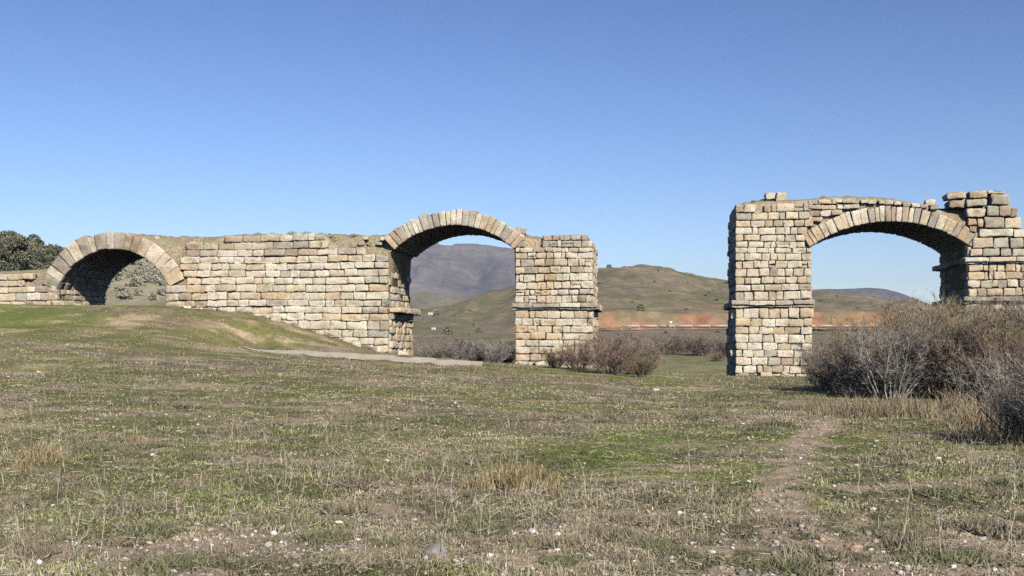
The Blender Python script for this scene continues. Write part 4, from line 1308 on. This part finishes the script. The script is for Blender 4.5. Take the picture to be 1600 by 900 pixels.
# gravel and stone chips: one mass
def gravel():
    r = np.random.default_rng(9); V_, F_2, C_ = [], [], []
    n = 19000
    Y = 7.2 * np.exp(r.uniform(0, 1, n) ** 1.5 * math.log(5.2)); X = r.uniform(-.52, .52, n) * Y
    g, f, b, p = masks(X, Y)
    keep = r.uniform(size=n) < (.18 + .75 * b + .35 * (1 - ss(9, 12, Y))) * (1 - .6 * f)
    X, Y = X[keep], Y[keep]; n = len(X)
    Z = gz(X, Y)
    s = r.lognormal(-4.25, .6, n) * (1 + ss(10, 30, Y) * 1.0); s = np.clip(s * .8, .004, .034)
    dims = np.stack([s * r.uniform(.8, 1.5, n), s * r.uniform(.7, 1.2, n), s * r.uniform(.4, .8, n)], 1)
    P = IV1[None] * (1 + r.uniform(-.22, .22, (n, len(IV1), 1))) * dims[:, None]
    a = r.uniform(0, 6.3, n); ca, sa = np.cos(a)[:, None], np.sin(a)[:, None]
    Vx = P[..., 0] * ca - P[..., 1] * sa + X[:, None]; Vy = P[..., 0] * sa + P[..., 1] * ca + Y[:, None]; Vz = P[..., 2] + Z[:, None] + dims[:, 2:3] * .3
    pal = np.array([WH, (.55, .47, .38), (.48, .38, .28), (.42, .36, .3), (.35, .3, .25), (.52, .36, .26), (.6, .55, .48)])
    cc = pal[r.choice(len(pal), n, p=[.10, .20, .22, .2, .14, .07, .07])] * r.uniform(.7, 1.1, (n, 1))
    F = (IF1[None] + (np.arange(n) * len(IV1))[:, None, None]).reshape(-1, 3)
    tag(mesh_np('gravel', np.stack([Vx, Vy, Vz], -1).reshape(-1, 3), F, ROCK, colors=np.repeat(cc, len(IV1), axis=0)), kind='stuff')
gravel()

# ------------------------------------------------------------------ grass
def blades(name, X, Y, H, Wd, lean, C, seed, flat=0.0, Z=None):
    r = np.random.default_rng(seed); n = len(X)
    if Z is None: Z = gz(X, Y)
    a = r.uniform(0, 6.283, n); la = r.uniform(0, 6.283, n)
    dx, dy = np.cos(a) * Wd / 2, np.sin(a) * Wd / 2
    lx, ly = np.cos(la) * lean * H, np.sin(la) * lean * H
    b0 = np.stack([X - dx, Y - dy, Z - .01], 1); b1 = np.stack([X + dx, Y + dy, Z - .01], 1)
    m0 = np.stack([X - dx * .7 + lx * .35, Y - dy * .7 + ly * .35, Z + H * .6], 1); m1 = np.stack([X + dx * .7 + lx * .35, Y + dy * .7 + ly * .35, Z + H * .6], 1)
    t = np.stack([X + lx, Y + ly, Z + H * np.sqrt(np.clip(1 - (lean * .6) ** 2, .1, 1))], 1)
    V = np.stack([b0, b1, m1, m0, t], 1).reshape(-1, 3)
    base = (np.arange(n) * 5)[:, None]
    F1 = base + np.array([[0, 1, 2]]); F2 = base + np.array([[0, 2, 3]]); F3 = base + np.array([[3, 2, 4]])
    return V, np.concatenate([F1, F2, F3]), np.repeat(C, 5, axis=0)

def meadow():
    r = np.random.default_rng(21)
    n = 46000
    # tufts: even on screen rows, so density falls with distance
    u = r.uniform(0, 1, n)
    Y = 1 / (1 / 7.0 + u * (1 / 68.0 - 1 / 7.0)); Y = np.where(r.uniform(size=n) < .45, 7 * np.exp(r.uniform(0, 1, n) * math.log(68 / 7.0)), Y)
    X = r.uniform(-.53, .53, n) * Y
    # keep clear of the bridge footprint and the track
    loc_s = (X - AX) * U[0] + (Y - AY) * U[1]; loc_d = (X - AX) * N[0] + (Y - AY) * N[1]
    yc = np.interp(X, TRX, TRY)
    ok = ~((loc_d > -.1)) & ~((np.abs(Y - yc) < 1.3) & (X > TRX[0]) & (X < TRX[-1] + .5))
    g, f, b, p = masks(X, Y)
    ok &= r.uniform(size=n) > (b * .88)
    ok &= r.uniform(size=n) > .55 * ss(.5, .62, fbm(X / .45, Y / .45, 145, 3))
    X, Y, g, f, b = X[ok], Y[ok], g[ok], f[ok], b[ok]
    n = len(X); nb = 8
    rad = .04 + .0022 * Y
    XX = np.repeat(X, nb) + r.normal(0, 1, n * nb) * np.repeat(rad, nb); YY = np.repeat(Y, nb) + r.normal(0, 1, n * nb) * np.repeat(rad, nb)
    tall = ss(.5, .75, fbm(X / 2.5, Y / 2.5, 111, 3))
    H = (.018 + .026 * r.uniform(size=n) + .05 * tall * r.uniform(size=n) ** 2) * (1 + .35 * ss(15, 50, Y)) * (1 - .35 * f)
    H = np.repeat(H, nb) * r.uniform(.5, 1.3, n * nb)
    Wd = (.005 + .00060 * np.repeat(Y, nb)) * r.uniform(.6, 1.3, n * nb)
    green = g * .62 + f * .6 + .05 + .24 * r.normal(size=n)
    t = ss(.28, .62, green)[:, None]
    dry = np.array([[.52, .44, .26], [.40, .335, .21], [.27, .225, .15], [.46, .40, .28]])[r.integers(0, 4, n)]
    gr = np.array([[.26, .28, .10], [.20, .23, .075], [.33, .32, .14], [.27, .28, .13]])[r.integers(0, 4, n)]
    fr = np.array([.24, .31, .07])
    gr = gr * (1 - .7 * f[:, None]) + fr * .7 * f[:, None]
    c = dry * (1 - t) + gr * t
    c = c * (.55 + .9 * ss(.3, .7, fbm(X / .9, Y / .9, 141, 3)))[:, None] * (.8 + .4 * fbm(X / 4, Y / 4, 143, 3))[:, None]
    C = np.repeat(c, nb, axis=0) * r.uniform(.7, 1.3, (n * nb, 1))
    V, F, CC = blades('g', XX, YY, H, Wd, np.abs(r.normal(.9, .5, n * nb)), C, 3)
    tag(mesh_np('grass', V, F, GRASS, colors=CC), kind='stuff')
    # fine upright straw, in loose drifts
    n = 19000
    Y = 1 / (1 / 7.5 + r.uniform(0, 1, n) * (1 / 62.0 - 1 / 7.5)); Y = np.where(r.uniform(size=n) < .5, 7.5 * np.exp(r.uniform(0, 1, n) * math.log(62 / 7.5)), Y); X = r.uniform(-.53, .53, n) * Y
    g, f, b, p = masks(X, Y)
    loc_d = (X - AX) * N[0] + (Y - AY) * N[1]; yc = np.interp(X, TRX, TRY)
    kp_ = (r.uniform(size=n) < ss(.40, .62, fbm(X / 1.6, Y / 1.6, 151, 4)) + .08) & (loc_d < -.2) & ~((np.abs(Y - yc) < 1.6) & (X > TRX[0]) & (X < TRX[-1])) & (b < .6) & (f < .35)
    X, Y = X[kp_], Y[kp_]; n = len(X)
    H = r.uniform(.04, .17, n) * (1 + Y / 90); c = np.array([[.60, .52, .35], [.50, .41, .25], [.42, .33, .20], [.62, .57, .44]])[r.integers(0, 4, n)] * r.uniform(.75, 1.15, (n, 1))
    V, F, CC = blades('s', X, Y, H, .0033 + .00028 * Y, np.abs(r.normal(.6, .45, n)), c, 13)
    tag(mesh_np('dry_straw', V, F, GRASS, colors=CC), kind='stuff')
    # flattened dead stalks and litter
    n = 26000
    Y = 7.2 * np.exp(r.uniform(0, 1, n) ** 1.2 * math.log(45 / 7.2)); X = r.uniform(-.53, .53, n) * Y
    g, f, b, p = masks(X, Y); kp_ = r.uniform(size=n) > b * .8; X, Y = X[kp_], Y[kp_]; n = len(X)
    L = r.uniform(.03, .13, n) * (1 + Y / 40); a = r.uniform(0, 6.28, n)
    Z = gz(X, Y) + r.uniform(.005, .05, n)
    P0 = np.stack([X, Y, Z], 1); P1 = P0 + np.stack([np.cos(a) * L, np.sin(a) * L, r.uniform(-.01, .05, n)], 1)
    c = np.array([[.52, .45, .31], [.42, .36, .25], [.30, .25, .19], [.6, .54, .42]])[r.choice(4, n, p=[.3, .35, .25, .1])] * r.uniform(.8, 1.15, (n, 1))
    V, F, CC = ribbons(P0, P1, .003 + .00045 * Y, c, seed=5)
    tag(mesh_np('plant_litter', V, F, GRASS, colors=CC), kind='stuff')
meadow()

# standing dry stalks and tussocks, each a thing
def tussock(name, seed, h, w, n, pal, mat=GRASS, stalk=False):
    r = np.random.default_rng(seed)
    X = np.clip(r.normal(0, w / 3.2, n), -w * .5, w * .5); Y = np.clip(r.normal(0, w / 3.2, n), -w * .5, w * .5)
    H = h * r.uniform(.25, 1.0, n) * np.exp(-(X * X + Y * Y) / (w * .55) ** 2); c = np.array(pal)[r.integers(0, len(pal), n)] * r.uniform(.75, 1.2, (n, 1))
    V, F, C = blades(name, X, Y, H, np.full(n, .009), np.abs(r.normal(.55, .35, n)), c, seed, Z=-.02 * np.ones(n))
    o = mesh_np(name, V, F, mat, None, colors=C); o['category'] = 'dry grass'; o.location = (0, 0, -500)
    return o
GRT = [(.56, .45, .26), (.48, .36, .20), (.40, .29, .15), (.34, .29, .13)]
t1 = tussock('dry_grass_tussock', 501, .36, .62, 520, GRT); t2 = tussock('dry_grass_tussock', 502, .26, .42, 280, GRT); t3 = tussock('dry_grass_tussock', 503, .5, 1.0, 760, STRAW)
def dry_weed(seed, h):
    """one branched dead weed stalk"""
    r = np.random.default_rng(seed); P0 = []; P1 = []; Wd = []
    for s in range(r.integers(1, 4)):
        p = np.array([r.normal(0, .03), r.normal(0, .03), -.02]); d = np.array([r.normal(0, .25), r.normal(0, .25), 1.0]); d /= np.linalg.norm(d)
        hh = h * r.uniform(.6, 1)
        for k in range(5):
            q = p + d * hh / 5; P0.append(p); P1.append(q + d * .02); Wd.append(.011 - .0012 * k)
            if k > 1:
                for b in range(2):
                    dd = d + r.normal(0, .6, 3); dd /= np.linalg.norm(dd); P0.append(q); P1.append(q + dd * hh * .22); Wd.append(.006)
            p = q; d = d + r.normal(0, .10, 3); d /= np.linalg.norm(d)
    P0 = np.array(P0); P1 = np.array(P1); Wd = np.array(Wd)
    d = P1 - P0; sd = np.cross(d, [.2, 1, .1]); sd /= np.linalg.norm(sd, axis=1, keepdims=True); td = np.cross(d, sd); td /= np.linalg.norm(td, axis=1, keepdims=True)
    w = Wd[:, None] / 2
    V = np.stack([P0 + w * sd, P0 - w * .5 * sd + w * .8 * td, P0 - w * .5 * sd - w * .8 * td, P1], 1).reshape(-1, 3)
    b = (np.arange(len(P0)) * 4)[:, None]
    F = np.concatenate([b + np.array([[0, 1, 3]]), b + np.array([[1, 2, 3]]), b + np.array([[2, 0, 3]])])
    o = mesh_np('dry_weed', V, F, GRASS, None, colors=np.tile([.64, .57, .42], (len(V), 1)) * r.uniform(.75, 1.1)); o['category'] = 'weed'; o.location = (0, 0, -500)
    return o
wd = [dry_weed(600 + k, .42) for k in range(5)]
def gpt(px, py):
    Y = CZ * FPX / (py - HOR)
    for _ in range(8):
        zz = float(gz(np.array([PX(px) * Y]), np.array([Y]))[0]); Y = .5 * Y + .5 * (CZ - zz) * FPX / (py - HOR)
    return PX(px) * Y, Y
for (src, px, py, s, lab) in [
 (t1, 790, 762, 1.35, 'widest straw coloured grass tussock in the middle of the meadow'),
 (t1, 828, 752, 1.15, 'straw coloured grass tussock touching the widest one on its right'),
 (t2, 745, 765, 1.0, 'low brown grass tussock just left of the widest tussock'),
 (t2, 862, 772, .9, 'thin dry tussock right of the widest tussock pair'),
 (t1, 62, 722, 1.25, 'tall straw tussock at the left edge of the meadow'),
 (t2, 30, 735, .9, 'brown tussock left of the tall one at the left edge'),
 (t2, 215, 690, .8, 'thin straw tussock right of the tall one at the left edge'),
 (t2, 1160, 738, .75, 'dead tussock on the right border of the bright green patch'),
 (t2, 320, 752, .7, 'dark low tussock in the lower left meadow'),
 (t2, 440, 655, .8, 'dry tussock in the left centre of the meadow'),
 (t2, 545, 640, .7, 'dry tussock right of the one in the left centre'),
 (t3, 1535, 668, 1.8, 'large straw tussock at the foot of the thicket, near the right edge'),
 (t3, 1500, 642, 1.8, 'straw tussock in the thicket edge, left of the large one'),
 (t3, 1420, 652, 1.7, 'straw tussock at the foot of the thicket below the arch crown'),
 (t3, 1330, 650, 1.6, 'straw tussock at the left part of the thicket foot'),
 (t3, 1375, 654, 1.5, 'straw tussock in the middle of the thicket foot'),
 (t3, 1275, 642, 1.2, 'straw tussock at the left end of the thicket foot'),
 (t3, 1560, 690, 1.4, 'straw tussock just left of the nearest grey shrub'),
 (t3, 930, 598, 1.0, 'straw tussock before the reddish shrub beside the slim pier'),
 (t3, 985, 600, .9, 'straw tussock right of the one before the reddish shrub'),
 (t3, 880, 592, .8, 'straw tussock left of the one before the reddish shrub'),
 (t3, 790, 585, .9, 'pale straw tussock left of the slim pier foot'),
 (t3, 740, 580, 1.1, 'straw tussock at the right end of the pale paved track')]:
    x, y = gpt(px, py); place(src, x, y, px * .7, s, lab)
r_ = np.random.default_rng(31)
for k in range(190):
    py = 590 + 290 * r_.uniform() ** 1.1; px = r_.uniform(5, 1250 if py < 700 else 1590)
    x, y = gpt(px, py)
    s = r_.uniform(.5, 1.35)
    place(wd[k % 5], x, y, r_.uniform(0, 6.3), s, 'thin dead weed stalk standing in the meadow', 'dead weed stalks in the meadow', tilt=(r_.normal(0, .15), r_.normal(0, .15)))
CUSH = [(.40, .335, .22), (.34, .275, .18), (.46, .40, .27), (.28, .23, .15)]
def cushion(seed, pal, w, h, n):
    r = np.random.default_rng(seed)
    a = r.uniform(0, 6.283, n); q = np.sqrt(r.uniform(0, 1, n)) * w / 2 * (1 + .35 * np.sin(a * 3 + seed))
    P0 = np.stack([q * np.cos(a), q * np.sin(a), np.full(n, -.01)], 1)
    d = r.normal(0, .8, (n, 3)); d[:, 2] = np.abs(d[:, 2]) + .35; d /= np.linalg.norm(d, axis=1, keepdims=True)
    P1 = P0 + d * (h * r.uniform(.4, 1.1, n) * (1 - .55 * (q / (w * .65)) ** 2))[:, None]
    c = np.array(pal)[r.integers(0, len(pal), n)] * r.uniform(.7, 1.2, (n, 1))
    V, F, CC = ribbons(P0, P1, .011, c, seed=seed)
    o = mesh_np('dry_herb_cushion', V, F, GRASS, None, colors=CC); o['category'] = 'dead plant'; o.location = (0, 0, -500)
    return o
cu = [cushion(700 + k, [CUSH, CUSH, [(.21, .22, .10), (.25, .25, .13), (.30, .27, .17)]][k % 3], .42, .11, 900) for k in range(6)]
r_ = np.random.default_rng(44)
for k in range(230):
    py = 605 + 285 * r_.uniform() ** .9; px = r_.uniform(-5, 1250 if py < 690 else 1600)
    x, y = gpt(px, py); s = r_.uniform(.6, 1.6) * (.75 + y / 50)
    if masks(np.array([x]), np.array([y]))[1][0] > .3: continue
    place(cu[k % 6], x, y, r_.uniform(0, 6.3), (s * r_.uniform(.8, 1.6), s, s * r_.uniform(.6, 1.0)), 'low matted cushion of dry herbs in the meadow', 'dry herb cushions in the meadow')
for k, px in enumerate(range(430, 745, 22)):
    t_ = (px - 380) / 355.0
    x = PX(px) * 57.0; y = float(np.interp(x, TRX, TRY)) + (-1.5 if k % 3 else 1.5)
    s = r_.uniform(1.2, 2.2)
    place(cu[k % 6], x, y, r_.uniform(0, 6.3), (s * 1.4, s, s * 1.1), 'low matted cushion of dry herbs in the meadow', 'dry herb cushions in the meadow')
for (px, py, h, lab) in [(8, 562, 1.2, 'small bare reddish shrub at the left edge above the meadow')]:
    x, y = gpt(px, py); place(shD, x, y, .5, (h / 3, h / 3, h / 3), lab)
r_ = np.random.default_rng(61)
FOOT = [(270, 480), (330, 484), (385, 488), (418, 497), (452, 508), (492, 520), (520, 534), (545, 545), (575, 552), (600, 554), (622, 556), (815, 568), (835, 570), (857, 571), (1155, 589), (1178, 590), (1205, 591), (1232, 592), (60, 477), (30, 478), (100, 478)]
for k, (px, py) in enumerate(FOOT):
    for q in range(2):
        s_ = s_of(px + r_.uniform(-10, 10)); x, y = wx(s_, -r_.uniform(.25, .7)); s = r_.uniform(.35, .8)
        place([t2, t3][int(r_.integers(0, 2))], x, y, r_.uniform(0, 6.3), (s, s, s * .9), 'dry weed tuft growing at the foot of the bridge masonry', 'weed tufts at the foot of the bridge')
for k, (px, d_, s) in enumerate([(96, .5, .5), (110, .8, .42), (128, .6, .35), (300, .7, .3), (352, .6, .38), (440, 1.0, .42), (505, .8, .36), (562, .7, .45), (596, .8, .5), (632, .5, .45), (818, .7, .34), (846, .9, .4), (1160, .7, .36), (1192, .9, .42), (1224, .6, .36)]):
    s *= 1.25; s_ = s_of(px); x, y = wx(s_, -d_); z_ = float(gz(np.array([x]), np.array([y]))[0])
    B = Blocks(); B.add((0, 0, s * .22), UL, ZL, -NL, (s * 1.3, s * .7, s), pick((6, 2, .2, .6, 1.5)), rough=1.6)
    o = B.build('fallen_block', None); o.location = (x, y, z_ - .06); o.rotation_euler = (r_.normal(0, .12), r_.normal(0, .12), r_.uniform(0, 6.3))
    tag(o, 'pale fallen block lying in the grass at the foot of the bridge masonry', 'stone block', 'fallen blocks at the foot of the bridge')
# dry tufts on top of the causeway
def top_tuft(px, py, s, lab, d=1.2, src=t3, grp=None):
    s_, z_ = F_(px, py); x, y = wx(s_, d)
    o = copy_tree(src, (x, y, z_), px * .31, s, lab, grp)
for k, (px, py, s) in enumerate([(372, 366, .6), (392, 364, .55), (415, 364, .5), (447, 364, .8), (470, 365, .9), (492, 365, .7), (545, 366, .5), (1330, 305, .4), (1380, 307, .4), (1180, 311, .4)]):
    top_tuft(px, py, s, 'small dry grass tuft on the turf top of the ruined bridge', grp='dry tufts on top of the bridge')
x, y = wx(s_of(512), .35)
bb = copy_tree(bB, (x, y, z_at(512, 391)), .4, (.62, .5, .85), 'grey green bush growing out of the top of the long wall')

# ------------------------------------------------------------------ haze
def haze():
    m = bpy.data.materials.new('haze'); m.use_nodes = True
    nt = m.node_tree; nt.nodes.clear()
    out = nt.nodes.new('ShaderNodeOutputMaterial'); v = nt.nodes.new('ShaderNodeVolumePrincipled')
    v.inputs['Color'].default_value = (.62, .76, 1.0, 1); v.inputs['Density'].default_value = HAZE; v.inputs['Anisotropy'].default_value = 0.0
    nt.links.new(v.outputs[0], out.inputs['Volume'])
    V = []; F = []
    bar(V, F, (0, -6600, 205), (0, 6600, 205), 13300, 420)
    V = np.array(V)
    o = mesh_np('haze', V, F, m); tag(o, kind='stuff')
    import bmesh
    bm = bmesh.new(); bm.from_mesh(o.data); bmesh.ops.recalc_face_normals(bm, faces=bm.faces)
    if bm.calc_volume(signed=True) < 0: bmesh.ops.reverse_faces(bm, faces=bm.faces)
    bm.to_mesh(o.data); bm.free()
HAZE = 1.1e-4
if HAZE: haze()

for o in sc.objects:
    if o.location.z < -400: print('UNPLACED', o.name)
